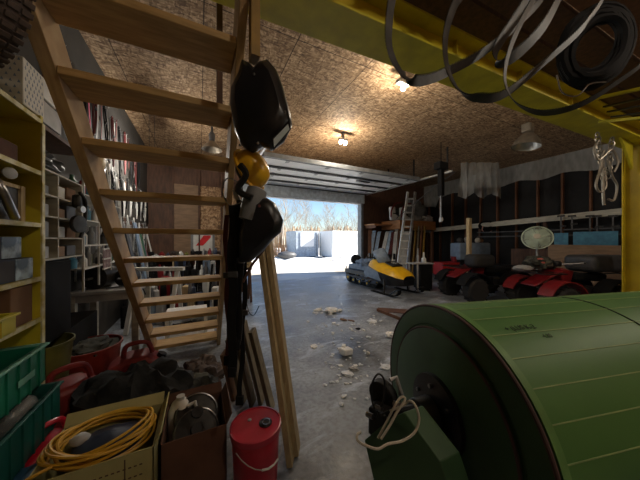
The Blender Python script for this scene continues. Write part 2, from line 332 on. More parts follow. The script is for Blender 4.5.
# ------------------------------------------------------------------ lamps
def bulb_light(p, e, name='bulb_light', c=(1, .89, .73), r=.05):
    l = bpy.data.lights.new(name, 'POINT'); l.energy = e; l.color = c; l.shadow_soft_size = r
    o = bpy.data.objects.new(name, l); col.objects.link(o); o.location = p; return o
def bare_lamp(u, v, d, label, n=2):
    p = at(u, v, d); t = thing('ceiling_lamp', label, 'ceiling lamp', (p.x, p.y, p.z))
    MB().bx((p.x - .03, p.y - .03, p.z + .1), (p.x + .03, p.y + .03, H)).build('stem', 'dgrey', t)
    MB().box((p.x, p.y, p.z + .08), (.24, .09, .06)).build('socket_base', 'lgrey', t, .01)
    for k in range(n):
        dx = (k - (n - 1) / 2) * .14
        b = MB().lathe([(.015, .05), (.03, .03), (.04, 0), (.03, -.03), (.001, -.045)], (p.x + dx, p.y, p.z), cap=False, n=12).build('bulb', 'bulb', t)
    return p
p = bare_lamp(343, 143, 5.9, 'lit twin bulb lamp on the ceiling in front of the overhead door'); bulb_light((p.x, p.y, p.z - .12), 30).name = 'twin_bulb_light'
p = bare_lamp(403, 88, 3.8, 'lit ceiling lamp just behind the lowest point of the first hanging blade', 1); bulb_light((p.x, p.y, p.z - .12), 22)
for i, (x, y) in enumerate(((1.5, -1.2), (5.5, -1.0))):      # lamps of the same room outside the view
    tl = thing('ceiling_lamp', ['bare bulb lamp on the ceiling behind the viewpoint at the left', 'bare bulb lamp on the ceiling behind the viewpoint at the right', 'bare bulb lamp near the left front corner'][i], 'ceiling lamp', (x, y, 3.9))
    MB().lathe([(.05, .25), (.05, .12), (.03, .1)], (x, y, 3.9), n=12).build('socket_base', 'lgrey', tl)
    MB().lathe([(.02, .1), (.05, .04), (.05, 0), (.001, -.05)], (x, y, 3.9), n=12, cap=False).build('bulb', 'bulb', tl)
    bulb_light((x, y, 3.75), (26, 36)[i], c=(1, .9, .76))
tq = at(152, 158, 4.8); tl = thing('fill_tube_lamp', 'added white fill lamp over the left aisle, hidden behind an upper tread', 'tube lamp', tq)  # added lamp, hidden by the tread, brightens the left wall and ceiling
MB().bx((tq.x - .05, tq.y - .35, tq.z + .04), (tq.x + .05, tq.y + .35, tq.z + .09)).build('housing', 'white', tl, .01)
MB().tube([(tq.x, tq.y - .33, tq.z), (tq.x, tq.y + .33, tq.z)], .02).build('tube', mat('fill_tube_lit', (1, 1, .95), .3, emit=(1, .95, .85), es=6.0), tl)
MB().tube([(tq.x, tq.y - .3, tq.z + .09), (tq.x, tq.y - .3, H)], .004).build('wire', 'dgrey', tl); MB().tube([(tq.x, tq.y + .3, tq.z + .09), (tq.x, tq.y + .3, H)], .004).build('wire', 'dgrey', tl)
for k_ in (-1, 0, 1): bulb_light((tq.x, tq.y + .25 * k_, tq.z - .07), 14, 'fill_tube_light', (1, .93, .82))  # added fill light spread along the hidden tube
t = thing('high_bay_lamp', 'unlit bell shaped metal lamp hanging right of the hanging blades', 'hanging lamp', at(525, 145, 5.4)); q = at(526, 147, 5.4)
MB().lathe([(.27, 0), (.262, .03), (.235, .12), (.17, .22), (.10, .30), (.06, .33)], q, (.12, -.1, 1), cap=False, n=28).build('reflector', 'lampm', t)
MB().lathe([(.258, .01), (.21, .14), (.12, .24), (.001, .26)], q, (.12, -.1, 1), cap=False, n=28).build('reflector_lining', 'lampin', t)
MB().box(q + V((.03, -.02, .42)), (.22, .18, .2)).build('ballast_box', 'lampm', t, .03)
MB().bx((q.x + .02, q.y - .03, q.z + .45), (q.x + .05, q.y, H)).build('stem', 'dgrey', t)
t = thing('hanging_lamp', 'unlit bell lamp on the ceiling seen between the upper stair treads', 'hanging lamp', at(212, 147, 5.5)); q = at(212, 150, 5.5)
MB().lathe([(.22, 0), (.2, .04), (.1, .16), (.05, .2)], q, cap=False).build('reflector', 'lampm', t)
MB().lathe([(.06, .2), (.07, .35), (.03, .42), (.02, H - q.z)], q, n=10).build('stem', 'dgrey', t)

# ------------------------------------------------------------------ outdoors
struct('ground', MB().bx((-120, YF + .2, -.3), (140, 160, -.02)), 'snow')
# the long white container and the grey trailer in front of the trees
def container(u0, u1, d, h, m, label, name='shipping_container', win=None, cat='container'):
    a = at(u0, 240, d); b = at(u1, 240, d * 1.0); x0, x1 = a.x, b.x; y = (a.y + b.y) / 2
    t = thing(name, label, cat, ((x0 + x1) / 2, y + 1.2, -.02))
    MB().bx((x0, y, .1), (x1, y + 2.4, h)).build('body', m, t, .03)
    rb = MB(); n = int((x1 - x0) / .3)
    for k in range(n): rb.bx((x0 + k * .3 + .05, y - .025, .25), (x0 + k * .3 + .17, y, h - .12))
    rb.build('wall_rib', m, t)
    sk = MB()
    for k in (0, 1): sk.bx((x0 + .3 + k * (x1 - x0 - .9), y + .1, -.02), (x0 + .6 + k * (x1 - x0 - .9), y + 2.3, .1))
    sk.build('skid', 'dgrey', t)
    return t, x0, x1, y
t, x0, x1, y = container(324, 400, 20.5, 2.25, 'contw', 'long white container standing outside the open door on the right')
t, x0, x1, y = container(293, 321.5, 20.0, 2.25, 'contg', 'grey blue trailer with a bright white window panel left of the white container', 'trailer', cat='trailer')
wp = MB().bx((x0 + .45, y - .06, .95), (x0 + 1.65, y - .03, 2.1)).build('window_panel', 'contw', t)
MB().bx((x0 + 1.9, y - .06, .2), (x0 + 1.95, y - .03, 2.1)).bx((x0 + 2.25, y - .06, .2), (x0 + 2.3, y - .03, 2.1)).build('door_edge', 'grey', t)
# bare trees
def tree(x, y, h, label, m='bark', seed=0):
    r = random.Random(seed); mb = MB(); pts = [V((x, y, -.1))]; n = 6
    for k in range(1, n + 1): pts.append(V((x + r.uniform(-.12, .12) * k, y + r.uniform(-.1, .1) * k, h * k / n)))
    r0 = h * .008 + .015; mb.tube(pts, [r0 * (1 - .85 * k / n) for k in range(n + 1)], n=5)
    for k in range(55):
        tt = r.uniform(.22, .97); i = min(int(tt * n), n - 1); b = pts[i].lerp(pts[i + 1], tt * n - i); a = r.uniform(0, 2 * PI); L = (1.1 - tt) * h * .36 + .3
        q = b + V((math.cos(a) * L * .75, math.sin(a) * L * .75, L * r.uniform(.6, 1.1))); md = b.lerp(q, .5) + V((math.cos(a), math.sin(a), -.3)) * L * .08
        mb.tube([b, md, q], [.016, .01, .004], n=3, caps=False)
        for j in range(3):
            c = b.lerp(q, r.uniform(.3, .95)); e = c + V((r.uniform(-.4, .4), r.uniform(-.4, .4), r.uniform(.15, .6))) * L * .6
            mb.tube([c, e], [.008, .003], n=3, caps=False)
    return tag(mb.build('bare_tree', m), label, 'tree', 'bare trees beyond the yard')
TW = 'first second third fourth fifth sixth seventh eighth ninth tenth eleventh twelfth thirteenth fourteenth fifteenth sixteenth seventeenth eighteenth nineteenth twentieth'.split(); TW += ['twenty-' + q for q in TW[:9]] + ['thirtieth']
for i in range(30):
    u = 262 + i * 4.2 + R.uniform(-1.5, 1.5); d = R.uniform(30, 46); p = at(u, 240, d)
    tree(p.x, p.y, R.uniform(4.8, 8.6) * (1.15 if u < 310 else .9), 'slender bare tree beyond the containers, %s from the left in the thicket' % TW[i], seed=i)
p = at(284, 240, 26); tree(p.x, p.y, 9, 'tallest bare tree, left of the grey trailer', seed=99)['group'] = 'bare trees beyond the yard'
mb = MB()
for k in range(220):
    u = R.uniform(255, 370); d = R.uniform(48, 60); p = at(u, 240, d); h = R.uniform(3.2, 4.8)
    mb.lathe([(.9, 0), (.7, h * .4), (.05, h)], (p.x, p.y, 0), n=5, cap=False)
stuff(tag(mb.build('distant_woods', 'bush', smooth=False), 'brownish line of distant woods behind the bare trees', 'woods'))
mb = MB()
for k in range(110):
    u = R.uniform(272, 289); p = at(u, 240, R.uniform(21, 24)); mb.tube([(p.x, p.y, 0), (p.x + R.uniform(-.3, .3), p.y, R.uniform(.6, 1.7))], [.03, .01], n=3)
stuff(tag(mb.build('dry_brush', mat('orange_brush', (.55, .30, .14), .9)), 'dry orange brown brush left of the grey trailer', 'brush'))
mb = MB(); p = at(287, 254, 18.2); mb.ball((p.x, p.y, .35), .6, 12, (1.3, .7, .5), .05); tag(mb.build('boat', 'dgrey'), 'small dark covered heap on the snow before the brush', 'covered heap')
for i, (u, d, s) in enumerate(((302, 18.6, .9), (330, 18.9, .7), (350, 18.4, 1.0), (262, 19, .8), (276, 17, .5))):
    p = at(u, 240, d); tag(MB().ball((p.x, p.y, -.02), s, 14, (1.6, .8, .2), .06).build('snow_heap', mat('heap_snow%d' % i, (.85, .86, .9), .9)), 'low snow heap %s' % ['in front of the grey trailer', 'at the left end of the white container', 'in front of the white container, right part', 'behind the black helmet', 'on the open yard at the left'][i], 'snow heap')

# ------------------------------------------------------------------ the stair
SX0, SX1, SY, SZ, DY, DZ = -.5785, .2065, 1.5015, 2.2926, .22865, .235
t = thing('stair', 'open wooden stair seen from behind, rising over the left side of the shop', 'stair', (-.19, 3.9, 0))
def sx0(z): return -.50 - .035 * z
def sx1(z): return .215 - .02 * z
for k in range(-4, 10):
    y, z = SY + (k) * DY, SZ - (k) * DZ
    MB().bx((sx0(z), y, z - .038), (sx1(z), y + .25, z)).build('tread', 'pine', t, .004)
sl = V((0, DY, -DZ)).normalized()
def stringer(f, w_):
    a = V((0, SY - 7.6 * DY, SZ + 7.6 * DZ)); 
    k = (a.z - 0) / DZ; bot = V((0, a.y + k * DY, 0)); off = .02
    pts = [(f(a.z), a.y - off, a.z + .0), (f(0), bot.y - off, 0), (f(0), bot.y + .24, 0), (f(a.z), a.y + .27, a.z)]
    return MB().prism(pts, (w_, 0, 0))
stringer(lambda z: sx0(z) - .002, -.055).build('stringer', 'pineY', t, .003)
stringer(lambda z: sx1(z) + .002, .042).build('stringer', 'pineY', t, .003)
q = at(246, 0, 1.15)
MB().bx((.212, 1.13, 2.36), (.252, 1.20, 3.4)).build('stringer_block', 'ochre', t)
MB().bx((.115, 1.97, 2.45), (.155, 2.05, H - .001)).build('hanger_post', 'darkwood', t)

# ------------------------------------------------------------------ green drum
C0 = V((1.0516, .779, .6695)); AX = V((.9683, -.2498, 0)).normalized(); UP = V((0, 0, 1)); HX = V((-AX.y, AX.x, 0))*1.0
RD = .5; LEN = 3.2
t = thing('green_drum', 'huge green metal drum lying on its side at the lower right', 'drum', (C0.x + AX.x * 1.6, C0.y + AX.y * 1.6, 0))
def dpt(s, a, r): return C0 + AX * s + (HX * math.cos(a) + UP * math.sin(a)) * r
NS = 32
def ring_surface(prof, n=96):
    mb = MB(); x = HX; rings = []
    for r, s in prof: rings.append([mb.b.verts.new(dpt(s, 2 * PI * k / n, r)) for k in range(n)])
    for A, B in zip(rings, rings[1:]):
        for k in range(n): mb.b.faces.new((A[k], A[(k + 1) % n], B[(k + 1) % n], B[k]))
    mb.b.faces.new(rings[0]); mb.b.faces.new(rings[-1][::-1]); return mb
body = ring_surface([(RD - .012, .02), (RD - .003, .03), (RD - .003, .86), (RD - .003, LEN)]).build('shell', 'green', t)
sm = MB()
for k in range(NS):
    a = 2 * PI * (k + .35) / NS; sm.bar(dpt(.03, a, RD - .004), dpt(LEN, a, RD - .004), .0035, .006, up=(dpt(0, a, 1) - C0))
sm.build('seam', 'gline', body)
MB().tube([dpt(.86, 2 * PI * k / 96, RD - .002) for k in range(96)], .004, True, 6).build('hoop', 'ink', body)
MB().tube([dpt(2.2, 2 * PI * k / 96, RD - .002) for k in range(96)], .004, True, 6).build('hoop', 'ink', body)
MB().ribbon([dpt(.03, 2 * PI * k / 96, RD - .001) for k in range(96)], AX * .03, .006, True).build('edge_band', 'greenl', t)
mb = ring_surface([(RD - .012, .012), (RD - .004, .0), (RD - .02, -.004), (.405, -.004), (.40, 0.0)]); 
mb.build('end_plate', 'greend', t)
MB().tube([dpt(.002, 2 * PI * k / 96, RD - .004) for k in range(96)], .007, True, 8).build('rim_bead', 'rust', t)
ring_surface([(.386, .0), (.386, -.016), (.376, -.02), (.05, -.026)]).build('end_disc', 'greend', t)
MB().tube([dpt(-.014, 2 * PI * k / 96, .386) for k in range(96)], .006, True, 8).build('disc_bead', 'rust', t)
hub = ring_surface([(.17, -.02), (.168, -.045), (.05, -.05)], 48).build('hub_plate', 'black', t)
hb = MB()
for k in range(6): hb.lathe([(.010, 0), (.010, -.016)], dpt(-.045, k * PI / 3 + .4, .12), AX, n=6)
hb.build('hub_bolt', 'steel', hub)
ring_surface([(.045, -.04), (.045, -.24)], 24).build('shaft', 'dsteel', t)
ring_surface([(.028, -.22), (.028, -.3)], 16).build('shaft_end', 'steel', t)
# handwriting along the shell
for txt, s, a, sz in (('+ (LUS K-2', .22, .79 , .034), ('4.30', .30, .715, .026)):
    a = math.radians(180 - 62 - (0 if sz > .03 else -4)) 
    a = math.radians(113.5 if sz > .03 else 119.5) 
    nn = (dpt(0, a, 1) - C0).normalized(); xx = AX; yy = nn.cross(xx)
    mw = Matrix.Translation(dpt(s, a, RD + .0005)) @ Matrix((xx, yy, nn)).transposed().to_4x4()
    text_mesh(txt, sz, 'ink', t, mw, 'handwriting', .0006)
# two cradle stands carry the drum
for s in (.5, 2.5):
    c = C0 + AX * s; mb = MB()
    mb.prism([V((c.x, c.y, 0)) + HX * a + UP * b for a, b in ((-.45, 0), (.45, 0), (.42, .36), (.25, .255), (0, .17), (-.25, .255), (-.42, .36))], AX * .08)
    mb.build('cradle', 'gstand', t)
# bearing stand and drive at the near end
t = thing('drive_stand', 'dark green sheet metal stand with gear drive in front of the drum hub', 'drive stand', at(420, 470, 1.0) * 1)
t.location.z = 0
def dq(s, h, z): return C0 + AX * s + HX * h + UP * z
mb = MB().prism([dq(-.13, -.06, -.05), dq(-.13, .05, -.05), dq(-.13, .2, -.6695), dq(-.13, -.24, -.6695)], AX * .07); mb.build('bearing_column', 'gstand', t, .004)
MB().lathe([(.07, -.04), (.075, .04)], dq(-.10, 0, 0), AX).build('bearing', 'black', t, .004)
gd = MB(); pl = [at(364, 440, .98), at(392, 418, 1.0), at(404, 412, .98), at(440, 462, .86), at(452, 498, .84), at(452, 620, .84), at(385, 620, .92), at(378, 500, .93)]
pl[5].z = 0; pl[6].z = 0
gd.prism(pl, AX * .1 + HX * .02).build('guard_box', 'greend', t, .004)
g = at(385, 420, 1.12)
MB().box(g + V((0, .03, -.02)), (.09, .09, .13), Matrix.Rotation(.4, 3, 'Z')).build('gear_case', 'dsteel', t, .012)
MB().lathe([(.035, -.03), (.07, -.02), (.07, .02), (.03, .03)], at(383, 394, 1.2), (.9, .3, .1)).build('pulley', 'rubber', t, .003)
MB().tube([at(383, 394, 1.2), at(388, 420, 1.15)], .018).build('bracket', 'dsteel', t)
MB().tube([at(388, 416, 1.1), at(402, 413, 1.08), at(416, 410, 1.1)], .02).build('coupling', 'blackm', t)
for u, v, d in ((369, 415, 1.08), (396, 404, 1.1), (378, 408, 1.08), (392, 430, 1.06)): MB().lathe([(.012, -.012), (.012, .02)], at(u, v, d), (.3, -.9, .1), n=6).build('bolt', 'steel', t)
MB().tube([at(390, 380, 1.15), at(396, 377, 1.16), at(402, 395, 1.14)], .01).build('lever', 'lgrey', t)
MB().tube(cr([at(378, 418, 1.07), at(372, 400, 1.07), at(372, 384, 1.07), at(378, 374, 1.07), at(384, 380, 1.07), at(384, 398, 1.07), at(379, 414, 1.07), at(393, 409, 1.06)], 6), .0045, n=6).build('motor_cord', 'black', t)
w_ = [(378, 438, .95), (387, 421, .96), (397, 402, .96), (402, 397, .96), (405, 400, .95), (397, 412, .94), (390, 425, .93), (381, 439, .92)]
w2 = [(390, 411, 1.0), (402, 406, .98), (410, 401, .95), (416, 407, .93), (419, 420, .92), (414, 433, .91), (402, 441, .9), (388, 444, .89), (378, 449, .88), (367, 446, .88), (358, 441, .88), (357, 435, .89), (361, 432, .9)]
t = thing('white_cord', 'loose white electric cord draped in loops over the green stand', 'cord', at(390, 440, .93))
MB().tube(cr([at(*q) for q in w2], 6), .0048, n=6).build('cord_loop', 'cordw', t)
MB().tube(cr([at(*q) for q in w_], 6), .0048, n=6).build('cord_end', 'cordw', t)

# ------------------------------------------------------------------ yellow gantry
B0 = V((-.6, 1.74, 3.2)); B1 = V((7.2, 1.31, 3.2)); bd = (B1 - B0).normalized(); bn = V((bd.y, -bd.x, 0))      # bn points to the camera side
t = thing('yellow_gantry', 'yellow steel gantry, its beam crossing the top and its column at the right edge', 'gantry', (6.35, 1.3, 0))
MB().bar(B0 + UP * .01, B1 + UP * .01, .34, .02).build('lower_flange', 'yellow', t, .002)
MB().bar(B0 + UP * .16, B1 + UP * .16, .014, .28).build('web', 'yellow2', t)
MB().bar(B0 + UP * .31, B1 + UP * .31, .26, .02).build('upper_flange', 'yellow', t, .002)
for k in (1.35, 2.1, 2.9, 4.0, 5.2):
    p = B0 + bd * k; MB().bar(p + UP * .02, p + UP * .3, .012, .11, up=bn).build('stiffener', 'yellow2', t).location = (0, 0, 0)
cb = B1 - bd * .2
ccm = MB(); ccm.box((cb.x, cb.y - .12, 1.6), (.30, .016, 3.2)); ccm.box((cb.x, cb.y + .12, 1.6), (.30, .016, 3.2)); ccm.box((cb.x, cb.y, 1.6), (.016, .24, 3.2))
ccm.build('column', 'yellow2', t)
MB().box((cb.x, cb.y, .01), (.5, .5, .02)).build('base_plate', 'yellow2', t)
MB().prism([(cb.x - .75, cb.y, 3.2), (cb.x - .15, cb.y, 3.2), (cb.x - .15, cb.y, 2.75)], (0, .03, 0)).build('gusset', 'yellow', t)
sb0 = B0 + bn * .95 + UP * .28; sb1 = B1 + bn * .95 + UP * .28
# upper timbers resting across, next to the beam (dark brown underside)
for k, (a, o_, m, w) in enumerate(((1.9, .16, 'darkwood', .26), (1.9, .45, 'darkwood', .26), (1.9, .74, 'stud', .26))):
    p = B0 + bd * a + bn * (o_ + .05) + UP * .36; q = B1 + bn * (o_ + .05) + UP * .36
    o = tag(MB().bar(p, q, w, .05).build('roof_timber', m), 'dark brown timber lying overhead along the yellow beam, %s' % ['the one next to the beam', 'the middle one of three', 'the one nearest the viewpoint'][k], 'timber')
cr_ = thing('gantry_rail', 'narrow yellow rails with black plates over the column corner at the right edge', 'rail', at(620, 105, 3.0))
MB().bar(at(588, 100, 3.3), at(690, 78, 2.5), .06, .03).build('rail', 'yellow', cr_)
MB().bar(at(600, 122, 3.4), at(700, 112, 2.6), .06, .03).build('rail', 'yellow', cr_)
for k in range(3): MB().bar(at(604 + 4 * k, 107 + 5 * k, 3.3), at(695, 86 + 10 * k, 2.6), .05, .02).build('plate', 'black', cr_)

# ------------------------------------------------------------------ hanging band saw blades
def blade(pts, wv, label, wid=.04):
    P = cr([at(*q) for q in pts], 10, True); C = sum(P, V()) / len(P)
    t = thing('bandsaw_blade', label, 'saw blade', C, 0, 'band saw blades hanging from the gantry')
    Wd = V((CA, -SA, 0)) * .8 + V((SA, CA, 0)) * .6; N_ = len(P); WS = []
    for i in range(N_):
        tg = (P[(i + 1) % N_] - P[i - 1]).normalized(); q = Wd - tg * Wd.dot(tg); WS.append(q.normalized() * wid * .85)
    MB().ribbon(P, WS, .0022, True).build('band', 'dsteel', t)
    tm = MB(); n = len(P)
    for i in range(0, n):
        for f in (0, .5):
            wd = WS[i]; a = P[i].lerp(P[(i + 1) % n], f); b = P[i].lerp(P[(i + 1) % n], f + .3); e = a - wd * .5; g = b - wd * .5
            if (g - e).length < 1e-4: continue
            tt = a.lerp(b, .8) - wd * .72; nn = (b - a).cross(wd).normalized() * .0012
            tm.prism([e - nn, g - nn, tt - nn], nn * 2)
    tm.build('teeth', 'dsteel', t)
    return t
# width vector: across the loops, mostly along the view and sideways
blade([(396, -20, .98), (391, 8, .96), (389, 42, .95), (396, 64, .98), (410, 80, 1.02), (428, 80, 1.08), (452, 70, 1.16), (484, 52, 1.25), (520, 22, 1.35), (548, -12, 1.42), (560, -70, 1.45), (520, -150, 1.3), (440, -160, 1.1), (405, -90, 1.0)], (.75, .45, .35), 'leftmost hanging saw blade loop, with a bright twist at its lowest point', .045)
blade([(470, -20, 1.05), (455, 5, 1.02), (446, 35, 1.0), (447, 65, 1.02), (458, 88, 1.06), (478, 98, 1.12), (505, 94, 1.2), (545, 62, 1.3), (585, 25, 1.4), (610, -20, 1.45), (615, -90, 1.45), (570, -150, 1.3), (510, -110, 1.15)], (.75, .45, .35), 'middle hanging saw blade loop', .045)
blade([(545, -20, 1.1), (520, 25, 1.05), (507, 60, 1.05), (506, 85, 1.07), (518, 104, 1.1), (545, 113, 1.15), (580, 105, 1.2), (615, 84, 1.25), (650, 55, 1.3), (680, 0, 1.35), (690, -80, 1.35), (640, -130, 1.25), (585, -90, 1.18)], (.6, .5, .5), 'rightmost hanging saw blade loop, lowest of the three', .04)
blade([(568, -30, 1.25), (548, 20, 1.24), (520, 52, 1.22), (500, 62, 1.2), (496, 50, 1.2), (515, 20, 1.2), (540, -20, 1.2), (556, -60, 1.22)], (.5, .7, .5), 'dark blade bundle folded narrow between the middle and right loops', .07)
t = thing('cable_coil', 'black cable coil hanging beside the saw blades at the top right', 'cable coil', at(590, 50, 1.5))
for j in range(14):
    o = MB(); ex = R.uniform(-5, 5); dd = 1.5 + R.uniform(-.08, .08); s_ = R.uniform(.62, 1.15)
    o.tube([at(596 + ex + 34 * s_ * math.cos(a) + 10 * math.sin(a), 46 - 40 * s_ * math.sin(a) + R.uniform(-1, 1), dd) for a in [2 * PI * k / 28 for k in range(28)]], .02, True, 6)
    o.build('cable_turn', 'blackm', t)
MB().tube(cr([at(557, 75, 1.4), at(562, 92, 1.38), at(577, 96, 1.36), at(590, 84, 1.36), at(606, 82, 1.36)], 5), .0035, n=5).build('tie_wire', 'steel', t)
# hanging tail hooks and chain at the column
t = thing('hook_chain', 'tangled chain and hooks hanging from the yellow beam beside the column', 'chain', at(604, 150, 3.7))
def links(mb, a, b, n, r=.022, th=.006):
    a = V(a); b = V(b)
    for k in range(n):
        c = a.lerp(b, (k + .5) / n); d = (b - a).normalized(); x = d.orthogonal().normalized(); y = d.cross(x)
        if k % 2: x, y = y, x
        mb.tube([c + d * math.cos(q) * (b - a).length / n * .72 + x * math.sin(q) * r for q in [2 * PI * j / 8 for j in range(8)]], th, True, 5)
m_ = MB(); links(m_, at(597, 133, 3.75), at(604, 180, 3.7), 12, .035, .010); m_.build('chain', 'chain', t)
m_ = MB(); links(m_, at(612, 138, 3.7), at(608, 178, 3.7), 10, .035, .010); m_.build('chain', 'chain', t)
MB().tube(cr([at(*q, 3.7) for q in ((604, 150), (600, 170), (596, 185), (600, 192), (606, 186), (604, 172))], 5), .016, n=7).build('hook', 'chain', t)
MB().tube(cr([at(*q, 3.68) for q in ((608, 160), (612, 176), (617, 186), (614, 200), (608, 199))], 5), .016, n=7).build('hook', 'chain', t)
MB().tube(cr([at(*q, 3.66) for q in ((598, 140), (594, 150), (598, 160), (604, 156), (612, 150), (618, 162), (614, 172))], 5), .016, n=7).build('shackle', 'chain', t)
MB().tube(cr([at(*q, 3.7) for q in ((603, 165), (603, 190), (604, 205))], 5), .018, n=7).build('hook_shank', 'chain', t)

# ------------------------------------------------------------------ brown knobbly tyre hanging at the top left
t = thing('knobbly_tyre', 'brown knobbly rubber tyre cut off by the upper left corner', 'tyre', at(-30, 10, .95))
tc_ = at(-26, -2, .9); ta = (V((CA, -SA, 0)) * .25 + V((SA, CA, 0)) * 1 ).normalized(); tx = ta.orthogonal().normalized(); ty = ta.cross(tx)
mb = MB(); prof = [(.14, -.045), (.195, -.06), (.232, -.045), (.237, 0), (.232, .045), (.195, .06), (.14, .045)]
n = 48; rings = []
for r, h in prof + [prof[0]]: rings.append([mb.b.verts.new(tc_ + ta * h + (tx * math.cos(2 * PI * k / n) + ty * math.sin(2 * PI * k / n)) * r) for k in range(n)])
for A, B in zip(rings, rings[1:]):
    for k in range(n): mb.b.faces.new((A[k], A[(k + 1) % n], B[(k + 1) % n], B[k]))
mb.build('carcass', 'brownrub', t)
mb = MB()
for k in range(44):
    a = 2 * PI * k / 44; rr = (tx * math.cos(a) + ty * math.sin(a)); tt_ = (-tx * math.sin(a) + ty * math.cos(a))
    for h in (-.035, 0, .035): mb.box(tc_ + rr * .238 + ta * h, (.020, .010, .030), Matrix((tt_, rr, ta)).transposed())
mb.build('tread_lug', 'brownrub', t, .002)

# ------------------------------------------------------------------ gear hanging on the right stringer
t = thing('welding_helmet', 'big black welding helmet hanging at the top of the stair side', 'welding helmet', at(262, 110, 1.2))
sh = [at(u, v, 1.17) for u, v in ((244, 64), (251, 67), (256, 72), (262, 66), (270, 64), (277, 72), (284, 90), (290, 112), (292, 124), (284, 140), (271, 150), (262, 146), (252, 152), (242, 146), (236, 132), (232, 110), (233, 92), (240, 78))]
back = V((SA, CA, 0)) * .16
mb = MB(); c0 = sum(sh, V()) / len(sh); lay = []
for k in range(6):
    f = k / 5; s = (.7, .93, 1, 1, .95, .8)[k]; lay.append([mb.b.verts.new(c0 + (p - c0) * s + back * (f - .5)) for p in sh])
for A, B in zip(lay, lay[1:]):
    for k in range(len(sh)): mb.b.faces.new((A[k], A[(k + 1) % len(sh)], B[(k + 1) % len(sh)], B[k]))
mb.b.faces.new(lay[0]); mb.b.faces.new(lay[-1][::-1])
mb.build('shell', 'black', t)
MB().prism([at(u, v, 1.09) for u, v in ((272, 138), (289, 120), (291, 128), (273, 150))], V((SA, CA, 0)) * .012).build('visor_frame', 'black', t)
MB().prism([at(u, v, 1.085) for u, v in ((273.5, 139), (288, 124), (289.5, 129), (274, 147))], V((SA, CA, 0)) * .004).build('visor_glass', mat('visor_pane', (.8, .92, .95), .1), t)
for u, v in ((254, 74), (285, 112), (240, 145), (258, 143)): MB().ball(at(u, v, 1.085), .006, 8).build('rivet', 'steel', t)
t = thing('hard_hat', 'yellow hard hat hanging below the big black helmet', 'hard hat', at(258, 175, 1.22)); q = at(251, 170, 1.25)
axh = (V((CA, -SA, 0)) * .72 + UP * .28 - V((SA, CA, 0)) * .3).normalized()
MB().lathe([(.105, -.02), (.103, 0), (.098, .035), (.077, .065), (.043, .083), (.001, .088)], q + V((0, 0, 0)), axh, n=28, cap=False, sx=.8).build('shell', 'hat', t)
MB().lathe([(.10, 0), (.118, -.004), (.118, -.012), (.10, -.012)], q, axh, n=28, cap=False, sx=.8).build('brim', 'hat', t)
MB().lathe([(.06, -.05), (.08, .0), (.05, .03)], q, axh, n=16, cap=False).build('harness', 'black', t)
t = thing('ear_defender', 'silver and clear face shield with black strap next to the hard hat', 'face shield', at(247, 195, 1.2))
MB().lathe([(.045, -.09), (.055, 0), (.05, .07), (.03, .08)], at(253, 203, 1.2), (.3, 0, 1), n=12).build('cup', 'grey', t)
MB().tube(cr([at(*q, 1.14) for q in ((242, 185), (228, 178), (222, 190), (230, 205), (246, 200))], 6), .003, n=5).build('visor_wire', 'steel', t)
MB().tube(cr([at(*q, 1.14) for q in ((240, 165), (246, 175), (238, 190), (252, 198))], 6), .016, n=7).build('strap', 'black', t)
t = thing('riding_helmet', 'smaller black helmet hanging against the bright doorway', 'helmet', at(264, 225, 1.2))
sh = [at(u, v, 1.22) for u, v in ((248, 205), (256, 197), (267, 198), (275, 203), (283, 220), (281, 232), (272, 240), (262, 252), (250, 262), (240, 262), (240, 235))]
mb = MB(); c0 = sum(sh, V()) / len(sh); lay = []
for k in range(6):
    f = k / 5; s = (.7, .93, 1, 1, .95, .8)[k]; lay.append([mb.b.verts.new(c0 + (p - c0) * s + back * .8 * (f - .5)) for p in sh])
for A, B in zip(lay, lay[1:]):
    for k in range(len(sh)): mb.b.faces.new((A[k], A[(k + 1) % len(sh)], B[(k + 1) % len(sh)], B[k]))
mb.b.faces.new(lay[0]); mb.b.faces.new(lay[-1][::-1]); mb.build('shell', 'black', t)
MB().box(at(259, 206, 1.12), (.012, .012, .012)).build('badge', 'dred', t)
for i, (u0, u1, v0, v1, m, lb) in enumerate(((233, 232, 205, 372, 'blackm', 'black harness strap hanging down the stair side, the left one'), (240, 237, 200, 345, 'black', 'wide black tool strap with a buckle hanging down the stair side'), (226, 229, 215, 360, 'dred', 'dark red strap hanging beside the black harness'), (246, 240, 250, 400, 'blackm', 'black webbing strap hanging in front of the leaning planks'), (236, 243, 190, 240, 'lgrey', 'short grey webbing strap hanging below the hard hat'))):
    dz = 1.22 + .02 * i; a = at(u0, v0, dz); b = at(u1, v1, dz); t = thing('webbing_strap', lb, 'strap', a)
    P = [a.lerp(b, k / 12) + V((math.sin(k * 1.3 + i) * .006, 0, 0)) for k in range(13)]
    MB().ribbon(P, V((CA, -SA, 0)) * (.045 if i in (0, 1) else .025), .006).build('webbing', m, t)
    MB().box(P[5], (.05, .014, .03), Matrix.Rotation(-.46, 3, 'Z')).build('buckle', 'steel' if i % 2 else 'dgrey', t, .003)
    MB().box(P[12], (.04, .02, .05), Matrix.Rotation(-.46, 3, 'Z')).build('strap_end', 'blackm', t, .004)
tag(MB().tube(cr([at(*q, 1.25) for q in ((268, 240), (262, 252), (252, 265), (243, 282))], 5), .007, n=6).build('hose', 'darkwood'), 'brown hose curving down from the smaller black helmet', 'hose')
tag(MB().tube(cr([at(*q, 1.8) for q in ((246, 300), (249, 312), (254, 315), (259, 306))], 5), .003, n=5).build('wire_loop', 'dsteel'), 'thin wire loop in front of the bright floor left of the planks', 'wire')

